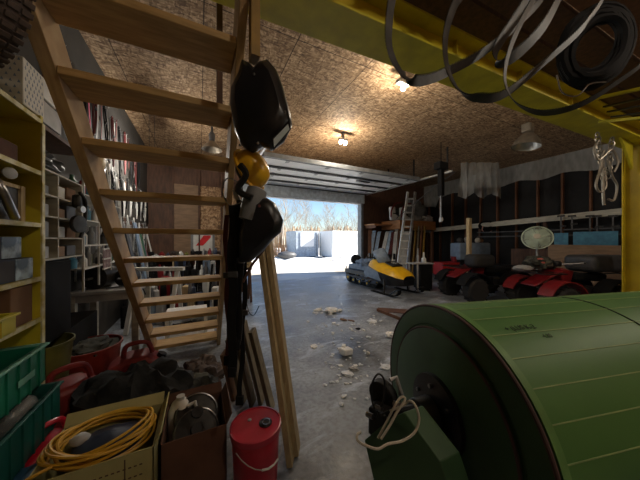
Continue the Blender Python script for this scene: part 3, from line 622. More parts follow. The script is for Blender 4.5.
# ------------------------------------------------------------------ planks leaning on the stair
def plank(p, q, w, h, m, label, up=(0, 1, 0)):
    return tag(MB().bar(p, q, w, h, up).build('leaning_plank', m, None, .003), label, 'plank', 'planks leaning by the stair')
pb = onfloor(291, 462); plank(pb + V((.0, 0, .005)), at(256, 205, 1.93), .038, .125, 'plankw', 'long pale plank leaning by the stair, the left of two', up=(.5, 1, 0))
pb = onfloor(299, 456); plank(pb + V((.0, .04, .005)), at(264, 208, 1.98), .038, .125, 'plankw', 'long pale plank leaning by the stair, the right of two', up=(.5, 1, 0))
for i, (u0, v0, d0, u1, v1, d1, m) in enumerate(((262, 402, 0, 243, 322, 2.15, 'pinegrey'), (253, 404, 0, 236, 330, 2.2, 'pinegrey'), (244, 402, 0, 229, 338, 2.25, 'pinegrey'), (272, 410, 0, 252, 330, 2.05, 'pinegrey'), (235, 398, 0, 224, 352, 2.2, 'card'))):
    p = onfloor(u0, v0); q = at(u1, v1, d1); plank(p + V((0, 0, .005)), q, .035, .1, m, 'short weathered board leaning behind the red bucket, %s' % ['second from the right', 'middle of five', 'second from the left', 'rightmost', 'leftmost, browner than the rest'][i], up=(.6, 1, 0))

# ------------------------------------------------------------------ red bucket
bq = at(256, 426, 1.5); bx, by = bq.x, bq.y
t = thing('red_bucket', 'round red plastic bucket with a lid and wire handle at the bottom', 'bucket', (bx, by, 0)); BH = .355
MB().lathe([(.128, 0), (.13, .003), (.143, BH - .05), (.150, BH - .05), (.150, BH - .012), (.146, BH - .004)], (bx, by, 0), n=40).build('body', 'red', t)
MB().lathe([(.153, BH - .035), (.156, BH - .02), (.155, BH), (.147, BH + .002), (.143, BH - .008), (.001, BH - .008)], (bx, by, 0), n=40, cap=False).build('lid', mat('red_lid', (.5, .03, .06), .3), t)
MB().lathe([(.012, 0), (.012, .008), (.001, .009)], (bx - .03, by + .05, BH - .008), n=12).build('vent_cap', 'lgrey', t)
MB().lathe([(.04, 0), (.04, .01), (.03, .018), (.001, .019)], (bx + .055, by - .02, BH - .008), n=20).build('spout_cap', 'black', t)
MB().tube([(bx + .055 + .022 * math.cos(a), by - .035 + .022 * math.sin(a), BH + .014) for a in [k * PI / 8 for k in range(16)]], .003, True, 5).build('spout_ring', 'steel', t)
hp = []
for k in range(13):
    a = -PI * .8 + k / 12 * PI * .9; hp.append((bx + .162 * math.cos(a), by + .162 * math.sin(a), BH - .06 - .11 * math.sin(PI * k / 12)))
MB().tube(hp, .0028, n=6).build('bail', 'lgrey', t)
MB().tube(hp[4:8], .006, n=8).build('grip', 'white', t)

# ------------------------------------------------------------------ open cartons
def carton(x0, x1, y0, y1, z0, z1, m, label, name='cardboard_box', flaps=True):
    t = thing(name, label, 'cardboard box', ((x0 + x1) / 2, (y0 + y1) / 2, z0)); th = .006
    mb = MB(); mb.bx((x0, y0, z0), (x1, y1, z0 + th)); mb.bx((x0, y0, z0), (x1, y0 + th, z1)); mb.bx((x0, y1 - th, z0), (x1, y1, z1)); mb.bx((x0, y0, z0), (x0 + th, y1, z1)); mb.bx((x1 - th, y0, z0), (x1, y1, z1))
    mb.build('walls', m, t)
    if flaps:
        MB().bar(((x1), (y0 + y1) / 2, z1), (x1 + .03, (y0 + y1) / 2, z1 + .06), y1 - y0, th, up=(1, 0, 0)).build('flap', m, t)
        MB().bar(((x0 + x1) / 2, y1, z1), ((x0 + x1) / 2, y1 + .04, z1 + .05), x1 - x0, th, up=(0, 1, 0)).build('flap', m, t)
    return t
t = carton(-.68, -.21, 1.47, 1.84, .0, .45, 'cardp', 'pale yellowish open box holding the yellow cord, lower left')
mk = MB()      # faint printed rows on the front
for r_ in range(2):
    for k in range(16): mk.bx((-.60 + k * .022, 1.4685, .33 + r_ * .05), (-.588 + k * .022, 1.4698, .336 + r_ * .05))
mk.bx((-.33, 1.4685, .05), (-.325, 1.4698, .43)); mk.build('print', 'darkwood', t)
t = thing('extension_cord', 'yellow extension cord coiled in the pale box', 'extension cord', (-.46, 1.66, .45))
for j in range(10):
    s_ = 1 - .045 * (j % 5); dz = .435 + .013 * (j // 2); ox = R.uniform(-.02, .02); ty_ = R.uniform(-.02, .02)
    MB().tube([(-.455 + ox + .225 * s_ * math.cos(a), 1.665 + .17 * s_ * math.sin(a), dz + .012 * math.sin(2 * a + j) + ty_ * math.cos(a)) for a in [2 * PI * k / 40 for k in range(40)]], .007, True, 6).build('cord_turn', 'cord', t)
MB().tube(cr([(-.6, 1.52, .47), (-.68, 1.49, .46), (-.74, 1.5, .40), (-.78, 1.6, .36)], 6), .007, n=6).build('cord_tail', 'cord', t)
tag(MB().ball((-.43, 1.66, .41), .13, 18, (1.25, .95, .45), .06).build('dark_bag', 'navy'), 'crumpled dark bag lying inside the ring of yellow cord', 'bag')
tag(MB().ball((-.56, 1.68, .46), .035, 12, (1.2, 1, .8), .08).build('light_parcel', 'lgrey'), 'small whitish crumpled parcel inside the ring of yellow cord', 'parcel')
t = carton(-.195, .145, 1.56, 1.92, 0, .38, 'cardb', 'brown open cardboard box holding round metal wheels')
for i, (oy, lb) in enumerate(((0, 'front dark metal wheel lying in the brown box'), (.09, 'rear dark metal wheel lying in the brown box'))):
    c = V((-.02, 1.68 + oy, .31 + oy * .5)); ax = V((.15, -.55, .8)).normalized(); t = thing('metal_wheel', lb, 'wheel', c)
    MB().lathe([(.115, -.02), (.13, -.015), (.132, .015), (.118, .02)], c, ax, n=36).build('rim', 'dsteel', t)
    MB().lathe([(.118, .018), (.126, .022), (.118, .026)], c, ax, n=36, cap=False).build('rim_edge', 'steel', t)
    MB().lathe([(.04, .015), (.035, .04)], c, ax, n=20).build('hub', 'black', t)
t = thing('white_jug', 'white plastic jug standing behind the metal wheels in the brown box', 'jug', (-.03, 1.86, .006))
MB().lathe([(.07, 0), (.075, .03), (.075, .36), (.05, .42), (.025, .44), (.025, .46)], (-.115, 1.84, .006), n=20, sx=1).build('body', 'white', t)
MB().tube([(-.07, 1.80, .41), (-.03, 1.79, .43), (-.02, 1.79, .37), (-.05, 1.79, .34)], .012, n=8).build('handle', 'white', t)

# ------------------------------------------------------------------ heaps behind the boxes
from mathutils import noise
def lumpy(c, r, sq, amp=.12, fr=3.0, seed=0, n=40, base=None):      # a wrinkled soft heap
    mb = MB(); vs = bmesh.ops.create_uvsphere(mb.b, u_segments=n, v_segments=n * 2 // 3, radius=1)['verts']; o = V((seed * 7.3, seed * 3.1, seed))
    for v in vs:
        d = v.co.normalized(); k = 1 + amp * (noise.noise(d * fr + o) * 1.6 + (.5 - abs(noise.noise(d * fr * 2.1 + o))) * 1.1 - .3) + amp * .35 * noise.noise(d * fr * 5 + o)
        z = max(d.z, -.62); v.co = V(c) + V((d.x * r * sq[0] * k, d.y * r * sq[1] * k, z * r * sq[2] * k if d.z > -.62 else -.62 * r * sq[2]))
    return mb
SK = [0]
def sack(c, r, sq, m, label, name, cat, jit=.05, n=20):
    SK[0] += 1; return tag(lumpy((c[0], c[1], c[2] - r * sq[2] * .3), r * 1.12, sq, .13 + jit, 2.6, SK[0]).build(name, m), label, cat)
sack((-.42, 2.22, .3), .3, (1.1, .85, 1.0), 'cloth', 'large black bag heaped behind the cord box', 'black_bag', 'bag', .06)
sack((-.12, 2.42, .17), .19, (1.2, .9, .9), 'camo', 'dark mottled bundle right of the black bag', 'cloth_bundle', 'bundle', .09)
sack((.02, 2.75, .15), .17, (1.1, 1, .9), 'brownrub', 'brown grey sack beneath the bottom treads', 'sack', 'sack', .08)
def gas_can(x, y, z, rz, label, s=1.0, m='maroon'):
    t = thing('fuel_can', label, 'fuel can', (x, y, z), rz); Mx = root_m(t)
    def P(a, b, c): return Mx @ V((a * s, b * s, c * s))
    MB().prism([P(-.15, -.09, 0), P(.15, -.09, 0), P(.15, -.09, .24), P(.05, -.09, .31), P(-.05, -.09, .31), P(-.15, -.09, .26)], (P(0, .18, 0) - P(0, 0, 0))).build('body', m, t, .025 * s, seg=3)
    MB().tube(cr([P(-.07, 0, .3), P(-.05, 0, .37), P(.05, 0, .37), P(.08, 0, .30)], 5), .014 * s, n=8).build('handle', m, t)
    MB().lathe([(.028 * s, 0), (.028 * s, .035 * s)], P(.12, 0, .25), (.5, 0, .9), n=14).build('cap', 'black', t)
    return t
gas_can(-.86, 2.40, 0, .5, 'big maroon fuel can left of the black bag', 1.5)
gas_can(-.52, 2.75, 0, .1, 'maroon fuel can behind the black bag', 1.45)
gas_can(-.80, 1.98, .0, .9, 'bright red can corner showing above the yellow cord', 1.1, 'red')
def tub(x, y, z, r, h, m, label, name='plastic_tub', sx=1.0, cat='tub'):
    t = thing(name, label, cat, (x, y, z))
    MB().lathe([(r * .82, .0), (r, h), (r * 1.05, h), (r * 1.05, h - .02), (r * 1.02, h - .02)], (x, y, z), n=28, cap=False, sx=sx).lathe([(r * .81, .01), (.001, .01)], (x, y, z), n=28, cap=False).build('body', m, t)
    MB().lathe([(r * .97, h - .002), (r * .80, .02)], (x, y, z), n=28, cap=False, sx=sx).build('lining', m, t)
    return t
tub(-.97, 3.1, 0, .25, .48, 'orange', 'orange red tub in front of the white topped table', sx=1.0)
tub(-1.12, 2.62, .35, .2, .36, 'olive', 'olive green bin leaning below the dark cabinet', 'olive_bin', cat='bin')
tag(MB().bx((-1.34, 2.4, 0), (-.92, 2.84, .34)).build('low_box', 'cardb', None, .01), 'dark carton underneath the olive green bin', 'cardboard box')
sack((-.97, 3.1, .46), .19, (1, 1, .4), 'camo', 'dark rags filling the orange red tub', 'rags', 'rags', .08)

# ------------------------------------------------------------------ yellow shelf unit
t = thing('yellow_shelf', 'yellow wooden shelf unit at the left edge', 'shelf unit', (-1.16, 1.5, 0))
SZs = (.34, .63, .985, 1.255, 1.61, 1.955, 2.30); Y0, Y1 = .2, 2.29
for z in SZs:
    s_ = MB().bx((-1.36, Y0, z - .022), (-.955, Y1 - .03, z)).build('shelf_board', 'yshelf', t)
    MB().bx((-.956, Y0, z - .026), (-.945, Y1 - .03, z + .002)).build('front_edge', 'worn', s_)
MB().bx((-1.36, Y1 - .028, 0), (-.95, Y1, 2.33)).build('side_panel', 'yshelf', t)
MB().bx((-.949, Y1 - .03, .3), (-.94, Y1 + .002, 2.28)).build('side_edge', 'worn', t)
MB().bx((-1.36, Y0, 0), (-.95, Y0 + .03, 2.33)).build('side_panel', 'yshelf', t)
MB().bx((-1.368, Y0, 0), (-1.36, Y1, 2.33)).build('back_panel', mat('shelf_back_ply', (.10, .065, .035), .8), t)
def crate(x0, x1, y0, y1, z0, z1, m, label):
    t = thing('plastic_crate', label, 'crate', ((x0 + x1) / 2, (y0 + y1) / 2, z0)); th = .008; mb = MB()
    mb.bx((x0, y0, z0), (x1, y1, z0 + th)); mb.bx((x0, y0, z0), (x1, y0 + th, z1)); mb.bx((x0, y1 - th, z0), (x1, y1, z1)); mb.bx((x0, y0, z0), (x0 + th, y1, z1)); mb.bx((x1 - th, y0, z0), (x1, y1, z1 ))
    w = mb.build('walls', m, t)
    rb = MB(); k = y0 + .05
    while k < y1 - .03: rb.bx((x1, k - .005, z0), (x1 + .008, k + .005, z1)); k += .09
    rb.build('rib', m, t)
    MB().bx((x1 - .012, y0 - .01, z1 - .012), (x1 + .016, y1 + .01, z1)).bx((x0, y1 - .01, z1 - .012), (x1, y1 + .012, z1)).build('rim', 'crim' if m == 'crate' else m, t, .002)
    if m == 'crate': MB().bx((x1 + .008, y1 - .27, z0 + .09), (x1 + .010, y1 - .13, z0 + .125)).build('label_panel', 'crim', t)
    return t
crate(-1.33, -.86, 1.35, 2.1, .632, .86, 'crate', 'bright green plastic crate pulled out of the yellow shelf, the upper one')
crate(-1.33, -.81, 1.45, 2.14, .342, .585, 'crate2', 'dark teal crate below the bright green one, holding a clear bag')
tag(MB().ball((-.93, 1.98, .50), .11, 16, (.8, 1.1, 1.0), .05).build('clear_bag', 'clear'), 'clear plastic bag bulging from the teal crate', 'bag')
tag(MB().bx((-.93, 1.55, 0), (-.72, 1.95, .30)).build('blue_box', 'brush', None, .01), 'blue box on the floor underneath the teal crate', 'box')
crate(-1.3, -.93, 1.45, 1.98, .987, 1.09, 'yellow', 'shallow yellow bin on the shelf above the green crate')
tag(MB().bx((-1.25, 1.93, .99), (-1.0, 1.94, 1.14)).build('worn_card', 'card'), 'brown card sheet standing behind the yellow bin', 'card sheet')
tag(MB().bx((-1.1, 2.0, .987), (-.96, 2.2, 1.22)).build('small_carton', 'card', None, .004), 'worn brown carton at the right end of the yellow bin shelf', 'cardboard box')
def gift(x0, x1, y0, y1, z0, z1, label):
    t = thing('printed_box', label, 'printed box', ((x0 + x1) / 2, (y0 + y1) / 2, z0)); MB().bx((x0, y0, z0), (x1, y1, z1)).build('carton', 'navy', t, .003)
    MB().bx((x1, y0 + .01, z0 + .01), (x1 + .002, y1 - .17, z1 - .01)).build('front_picture', 'dgrey', t)
    MB().bx((x1 , y1 - .16, z0 + .004), (x1 + .003, y1 - .002, z1 - .004)).build('side_picture', 'print', t)
    MB().bx((x0 + .01, y0 - .003, z0 + .004), (x1 - .004, y0, z1 - .004)).build('end_picture', 'print', t)
gift(-1.22, -.965, 1.90, 2.21, 1.257, 1.39, 'printed blue and grey box on the yellow shelf, the lower one')
gift(-1.25, -.975, 1.80, 2.12, 1.392, 1.52, 'printed blue and grey box lying on top of the other printed box')
t = thing('framed_case', 'dark metal case with a pale frame on the middle yellow shelf', 'case', (-1.1, 2.1, 1.61))
MB().bx((-1.3, 1.95, 1.612), (-1.02, 2.23, 1.84)).build('case', 'dgrey', t, .01)
MB().bx((-1.02, 1.95, 1.615), (-1.01, 1.965, 1.84)).bx((-1.02, 2.19, 1.615), (-1.005, 2.23, 1.84)).bx((-1.02, 1.95, 1.82), (-1.01, 2.23, 1.84)).build('frame', 'pinepale', t)
t = thing('steel_pipe', 'curved shiny steel pipe with a round dial on the middle yellow shelf', 'pipe', (-1.0, 2.03, 1.62))
MB().tube(cr([(-1.05, 2.02, 1.87), (-1.0, 2.0, 1.80), (-.985, 2.04, 1.70), (-.99, 2.10, 1.635)], 6), .022, n=12).build('tube', 'steel', t)
MB().lathe([(.032, 0), (.034, .012), (.028, .016), (.001, .016)], (-.985, 2.035, 1.885), (.9, -.5, 0), n=20).build('dial', 'lgrey', t)
MB().bx((-1.3, 1.5, 1.957), (-1.0, 2.15, 2.08)).build('brown_box', 'cardb', None, .005); tag(bpy.data.objects['brown_box'], 'flat brown box on the top inner shelf of the yellow unit', 'box')
tag(MB().ball((-1.12, 2.05, 2.12), .05, 12, (1.5, 2, .7), .1).build('dark_tool', 'dgrey'), 'dark tool lying on the flat brown box', 'tool')
t = thing('patterned_box', 'white box with a small dark tree pattern on top of the yellow shelf', 'patterned box', (-1.1, 2.1, 2.33))
MB().bx((-1.22, 2.12, 2.332), (-.965, 2.34, 2.62)).build('box_body', mat('patterned_paper', (.62, .60, .55), .6, c2=(.58, .56, .5)), t, .004)
pm = MB()
for r_ in range(11):
    for k in range(9):
        y = 2.14 + k * .035 + (r_ % 2) * .017; z = 2.355 + r_ * .034
        if y < 2.33 and z < 2.6:
            pm.prism([(-.9645, y - .007, z), (-.9645, y + .007, z), (-.9645, y, z + .018)], (.001, 0, 0)); pm.bx((-.9645, y - .001, z - .007), (-.9635, y + .001, z))
for r_ in range(8):
    for k in range(7):
        x = -1.21 + k * .035 + (r_ % 2) * .017; z = 2.355 + r_ * .034
        if x < -.975 and z < 2.6: pm.prism([(x - .007, 2.1195, z), (x + .007, 2.1195, z), (x, 2.1195, z + .018)], (0, -.001, 0))
stuff(pm.build('tree_print', 'bluegrey', t))
tag(MB().bx((-1.33, 1.6, 2.332), (-1.05, 2.09, 2.58)).build('grey_panel_box', 'lgrey', None, .004), 'pale grey crate left of the patterned box', 'box')

# ------------------------------------------------------------------ pale cubby unit beyond the yellow shelf
t = thing('parts_cubby', 'pale grey cubby rack between the yellow shelf and the stair', 'cubby rack', (-1.18, 2.75, 1.36))
ys = [2.32, 2.62, 3.05]; zs = [1.36, 1.52, 1.68, 1.84, 2.02]
for z in zs: MB().bx((-1.36, 2.32, z - .012), (-1.0, 3.05, z)).build('shelf', 'board', t)
for y in ys: MB().bx((-1.36, y - .008, 1.36), (-1.0, y + .008, 2.02)).build('divider', 'board', t)
k_ = 0
for zi in range(4):
    for yi in range(2):
        y0, y1 = ys[yi] + .02, ys[yi + 1] - .02; z = zs[zi] + .001; n_ = 1 if yi == 0 else 2
        for j in range(n_):
            ya = y0 + (y1 - y0) * j / n_; yb = y0 + (y1 - y0) * (j + .85) / n_
            k_ += 1
            m = ['card', 'lgrey', 'plywood', 'dgrey', 'grey', 'white'][k_ % 6]
            tag(MB().bx((-1.3, ya, z), (-1.03, yb, z + R.uniform(.07, .12))).build('parts_bin', m, None, .006), '%s parts carton in the %s row of the cubby rack, %s from the viewer' % (MN[m], ['bottom', 'second', 'third', 'top'][zi], ['first', 'second', 'third'][yi + j]), 'parts bin', 'small cartons in the cubby rack')
t = thing('dark_cabinet', 'black steel cabinet beneath the pale cubby rack', 'cabinet', (-1.18, 2.6, .72))
MB().bx((-1.36, 2.32, .72), (-1.02, 2.86, 1.345)).build('body', 'blackm', t, .005)
MB().bx((-1.02, 2.33, .73), (-1.008, 2.85, 1.33)).build('door', 'blackm', t, .004)
MB().bx((-1.008, 2.38, 1.0), (-.995, 2.39, 1.1)).build('handle', 'dgrey', t)
tag(MB().bx((-1.36, 2.86, 0), (-1.05, 3.6, .70)).build('lower_cupboard', 'blackm', None, .005), 'low black cupboard beside the orange red tub', 'cupboard')
tag(MB().bx((-1.36, 2.32, .695), (-1.05, 2.86, .718)).build('cabinet_shelf', 'dgrey'), 'dark shelf board carrying the black cabinet', 'shelf board')
# tan rolled tarpaulin and pale boxes above the cubbies
sack((-1.17, 2.62, 2.14), .13, (1, 2.0, .6), 'dgrey', 'dark bundle on top of the cubby rack', 'dark_bundle', 'bundle', .08)
for i, (y0, y1, z0, z1, m, lb) in enumerate(((2.36, 2.72, 2.36, 2.52, 'lgrey', 'pale carton hung high beside the yellow shelf, the lower one'), (2.36, 2.66, 2.54, 2.68, 'white', 'pale carton stacked high beside the yellow shelf, the upper one'))):
    tag(MB().bx((-1.34, y0, z0), (-1.02, y1, z1)).build('pale_carton', m, None, .006), lb, 'box')
tag(MB().bx((-1.369, 2.32, 2.30), (-1.0, 3.1, 2.33)).build('wall_shelf', 'darkwood'), 'dark wall shelf carrying pale cartons beside the yellow unit', 'wall shelf')
t = thing('bench_grinder', 'round metal wheel machine mounted on the cubby front', 'grinder', (-.93, 2.85, 1.7)); c = V((-.95, 2.82, 1.64))
MB().lathe([(.03, -.02), (.075, -.015), (.075, .015), (.03, .02)], c, (1, -.3, 0)).build('wheel', 'dsteel', t)
MB().lathe([(.03, .0), (.03, .03)], c + V((-.0, .02, .13)), (1, -.3, 0)).build('hub', 'alu', t)
MB().tube(cr([c + V((0, .02, .28)), c + V((.02, .08, .2)), c + V((0, .12, 0)), c + V((-.02, .1, -.12))], 5), .014).build('frame', 'dsteel', t)
MB().box(c + V((-.02, .05, .2)), (.06, .1, .12)).build('motor', 'dsteel', t, .02)
MB().box(c + V((.04, .04, .42)), (.03, .05, .15), Matrix.Rotation(.5, 3, 'X')).build('handle', 'lgrey', t, .01)
# white wire rack with bottles
t = thing('wire_rack', 'white wire rack filled with bottles left of the stair', 'wire rack', (-1.2, 3.6, 1.2))
for z in (1.22, 1.45, 1.70, 1.95): 
    MB().bx((-1.35, 3.1, z - .012), (-1.0, 4.3, z)).build('rack_shelf', 'white', t)
for y in (3.1, 3.5, 3.9, 4.3): 
    for x in (-1.01, -1.34): MB().bx((x - .008, y - .008, 1.0), (x + .008, y + .008, 2.15)).build('upright', 'white', t)
k_ = 0
nb = 0; cols = ['redm', 'blue', 'white', 'grey', 'olive', 'dgrey', 'lgrey', 'navy', 'gstand']
for z in (1.22, 1.45, 1.70, 1.95):
    y = 3.16
    while y < 4.25:
        k_ += 1; h = R.uniform(.11, .2); r = R.uniform(.028, .045); x = R.uniform(-1.15, -1.05)
        o = MB().lathe([(r, 0), (r, h * .65), (r * .45, h * .8), (r * .4, h)], (x, y, z + .001), n=12).build('bottle', cols[k_ % 9])
        nb = nb + 1 if y > 3.17 else 0; tag(o, '%s bottle, %s from the front on the %s shelf of the white wire rack' % (MN[cols[k_ % 9]], ordn(nb), {1.22: 'lowest', 1.45: 'second', 1.70: 'third', 1.95: 'top'}[z]), 'bottle', 'bottles on the wire rack'); y += R.uniform(.1, .17)
t = thing('wire_basket', 'pinkish white plastic basket at the end of the wire rack', 'basket', (-.93, 3.55, 1.2))
for k in range(5): MB().bx((-.96, 3.45 + k * .05, 1.17), (-.952, 3.465 + k * .05, 1.40 )).build('slat', mat('pinkish%d' % k, (.6, .45, .48), .5), t)
for z in (1.17, 1.28, 1.39): MB().bx((-.965, 3.44, z), (-.95, 3.68, z + .015)).build('rail', 'white', t)

# ------------------------------------------------------------------ white topped work table and clutter under the stair
t = thing('white_work_table', 'white topped work table behind the left foot of the stair', 'table', (-1.0, 3.9, 0))
MB().bx((-1.34, 3.65, .86), (-.66, 4.4, .90)).build('table_top', 'lgrey', t, .005)
MB().bx((-1.34, 3.67, .78), (-.68, 3.69, .86)).build('apron', 'lgrey', t)
for x, y in ((-1.3, 3.7), (-.72, 3.72), (-1.3, 4.34), (-.7, 4.34)): MB().bx((x - .035, y - .035, 0), (x + .035, y + .035, .86)).build('leg', 'board', t)
for i, (x, y, r, h) in enumerate(((-1.12, 3.9, .14, .24), (-.86, 4.0, .11, .18), (-1.15, 4.25, .12, .3))):
    lb = ['biggest dark electric motor on the white topped table', 'smaller dark motor near the table corner', 'dark motor at the back of the white topped table'][i]
    tt = thing('electric_motor', lb, 'motor', (x, y, .901))
    MB().lathe([(r * .5, -.12), (r, -.09), (r, .09), (r * .5, .12)], (x, y, .901 + r), (.3, 1, 0), n=20).build('casing', 'dsteel', tt)
    MB().lathe([(.015, -.2), (.015, -.1)], (x, y, .901 + r), (.3, 1, 0), n=8).build('spindle', 'steel', tt)
    MB().bx((x - r * .7, y - .08, .901), (x + r * .7, y + .08, .92)).build('foot', 'dgrey', tt)
MBt = MB().tube(cr([(-1.0, 3.7, .92), (-.85, 3.72, .93), (-.7, 3.8, .92), (-.62, 3.75, .8)], 6), .008); tag(MBt.build('black_cable', 'black'), 'black cable lying over the white table edge', 'cable')

# ------------------------------------------------------------------ things hanging on the left wall
def hang(kind, y, z, L, label, m, group):
    x = XL + .03; t = thing(kind, label, kind.replace('_', ' ').replace('hanging ', ''), (x, y, z), 0, group)
    MB().tube([(XL + .001, y, z + .01), (x + .03, y, z), (x + .035, y, z + .015)], .004, n=5).build('hook', 'steel', t)
    if kind == 'rope_coil':
        P = cr([(x + .01, y - .03, z), (x + .02, y - .05, z - L * .5), (x + .02, y, z - L), (x + .02, y + .05, z - L * .5), (x + .01, y + .03, z)], 5, True); MB().tube(P, R.uniform(.008, .014), True, 6).build('loop', m, t)
        MB().box((x + .02, y, z - L * .35), (.03, .08, .03)).build('tie', 'blackm', t)
    elif kind == 'hanging_chain':
        mb = MB(); links(mb, (x + .02, y, z), (x + .02, y, z - L), max(6, int(L / .05)), .018, .006); mb.build('links', m, t)
    elif kind == 'hanging_wrench':
        MB().bar((x + .015, y, z - .03), (x + .015, y + .02, z - L + .04), .02, .012, up=(1, 0, 0)).build('shank', m, t)
        MB().lathe([(.02, -.008), (.034, -.008), (.034, .008), (.02, .008)], (x + .015, y, z - .02), (1, 0, 0), n=12, cap=False).build('ring', m, t)
        MB().prism([(x + .008, y - .02, z - L + .05), (x + .008, y + .06, z - L + .05), (x + .008, y + .06, z - L), (x + .008, y + .035, z - L + .025), (x + .008, y + .005, z - L + .025), (x + .008, y - .02, z - L)], (.014, 0, 0)).build('jaw', m, t)
    elif kind == 'hanging_handsaw':
        MB().prism([(x, y - .07, z - .12), (x, y + .07, z - .12), (x, y + .03, z - L), (x, y - .01, z - L)], (.003, 0, 0)).build('blade', 'steel', t)
        MB().prism([(x - .008, y - .06, z), (x - .008, y + .06, z), (x - .008, y + .075, z - .13), (x - .008, y - .07, z - .13)], (.02, 0, 0)).build('handle', 'darkwood', t, .005)
    elif kind == 'tie_down_strap':
        MB().ribbon([(x + .01, y, z), (x + .015, y + .01, z - L * .5), (x + .01, y - .01, z - L)], (0, .035, 0), .004).build('webbing', m, t)
        MB().box((x + .01, y - .01, z - L), (.015, .045, .04)).build('hook_end', 'dsteel', t)
    t.rotation_euler = (R.uniform(-.22, .22), 0, 0)
    return t

cm = ['redm', 'dred', 'blackm', 'black', 'dgrey', 'white', 'lgrey', 'blue']
for i in range(34):      # upper row: straps and cords high on the wall
    y = 3.2 + i * .125; z = 3.55 + R.uniform(-.08, .1)
    kd = ['tie_down_strap', 'rope_coil', 'tie_down_strap'][i % 3]; m = 'pink' if i == 8 else ['dred', 'blackm', 'dgrey', 'black', 'dred', 'lgrey'][i % 6]
    lb = 'bright pink strap high on the left wall' if i == 8 else ('%s %s, %s from the viewer in the top row, left wall' % (MN[m], kd.replace('_', ' '), ordn(i)))
    hang(kd, y, z, R.uniform(.6, 1.0), lb, m, None if i == 8 else 'dark straps in the top row on the left wall')
for i in range(40):
    y = 4.25 + i * .1; z = 2.65 + R.uniform(-.1, .12); kd = ['hanging_chain', 'hanging_wrench', 'rope_coil', 'hanging_handsaw', 'rope_coil'][i % 5]; m = ['steel', 'alu', 'white', 'steel', 'blackm'][i % 5]
    hang(kd, y, z, R.uniform(.4, .75), '%s %s, %s from the viewer in the middle row, left wall' % (MN[m], kd.replace('_', ' '), ordn(i)), m, 'tools in the middle row on the left wall')
for i in range(36):
    y = 4.5 + i * .105; z = 1.85 + R.uniform(-.1, .12); kd = ['hanging_wrench', 'rope_coil', 'hanging_chain', 'hanging_wrench', 'hanging_handsaw'][i % 5]; m = ['alu', 'white', 'steel', 'lgrey', 'steel'][i % 5]
    hang(kd, y, z, R.uniform(.4, .8), '%s %s, %s from the viewer in the lower row, left wall' % (MN[m], kd.replace('_', ' '), ordn(i)), m, 'tools in the lower row on the left wall')
tb = MB().bx((XL + .001, 4.15, 1.0), (XL + .008, 8.3, 2.8)).build('tool_board', mat('tool_board_paint', (.075, .07, .062), .7)); tag(tb, 'dark tool board on the left wall behind the stair', 'tool board')
tag(MB().ball((-1.28, 4.3, 2.62), .16, 14, (.6, 1.3, .9), .25).build('glove_cluster', 'pinepale'), 'cluster of pale work gloves hanging left of the third tread', 'gloves')

# ------------------------------------------------------------------ bench at the far left corner
t = thing('corner_bench', 'dark workbench along the front wall left of the door', 'workbench', (0, 7.9, 0))
MB().bx((-1.35, 7.3, .95), (1.1, 8.3, 1.0)).build('bench_top', 'darkwood', t)
for x in (-1.28, -.1, 1.02): 
    for y in (7.36, 8.24): MB().bx((x - .05, y - .05, 0), (x + .05, y + .05, .95)).build('leg', 'darkwood', t)
MB().bx((-1.25, 7.4, .3), (1.0, 8.2, .33)).build('lower_shelf', 'darkwood', t)
items = []
for i in range(16):
    x = -1.2 + i * .145; y = 7.45 + R.uniform(0, .3); k = i % 4; m = ['blackm', 'lgrey', 'redm', 'navy', 'steel', 'white', 'olive', 'black'][i % 8]
    if k == 0: o = thing('power_tool', '%s power tool on the corner bench, %s thing from the left wall' % (MN[m], ordn(i)), 'power tool', (x, y, 1.001), R.uniform(0, 3), 'tools on the corner bench'); Mx = root_m(o); MB().lathe([(.05, -.12), (.055, .1), (.02, .14)], Mx @ V((0, 0, .14)), Mx.to_3x3() @ V((1, 0, 0)), n=14).build('motor', m, o); MB().bar(Mx @ V((0, 0, .12)), Mx @ V((.03, 0, .0)), .05, .04).build('grip', 'blackm', o)
    else:
        h = R.uniform(.12, .3); r = R.uniform(.04, .07)
        o = MB().lathe([(r, 0), (r, h * .7), (r * .5, h * .85), (r * .45, h)], (x, y, 1.001), n=12).build('can', m); tag(o, '%s can on the corner bench, %s thing from the left wall' % (MN[m], ordn(i)), 'can', 'cans on the corner bench')
t = thing('warning_sign', 'white sign with a red diagonal band by the corner bench', 'sign', at(203, 242, 7.6)); a = at(203, 244, yd(203, 8.40))
MB().bx((a.x - .27, a.y - .01, a.z - .22), (a.x + .27, a.y + .01, a.z + .28)).build('panel', 'white', t)
MB().bx((a.x - .34, a.y, a.z - .3), (a.x + .34, a.y + .02, a.z + .34)).build('backing', 'grey', t)
MB().prism([(a.x - .2, a.y - .014, a.z - .05), (a.x + .02, a.y - .014, a.z + .27), (a.x + .22, a.y - .014, a.z + .27), (a.x + .22, a.y - .014, a.z + .2), (a.x + .0, a.y - .014, a.z - .05)], (0, .003, 0)).build('red_band', 'signred', t)
a = at(203, 292, 5.6); t = thing('red_lantern', 'small bright red lantern seen between the treads', 'lantern', (a.x, a.y, a.z - .25))
MB().lathe([(.07, .0), (.085, .05), (.085, .16), (.05, .2)], (a.x, a.y, a.z - .1), n=16).build('body', 'signred', t)
MB().lathe([(.05, -.12), (.05, .0)], (a.x, a.y, a.z - .1), n=12).build('base', 'white', t)
MB().box((a.x, a.y, (a.z - .22) / 2), (.3, .3, a.z - .22)).build('pedestal', 'blackm', None); tag(bpy.data.objects['pedestal'], 'black box under the red lantern', 'box')
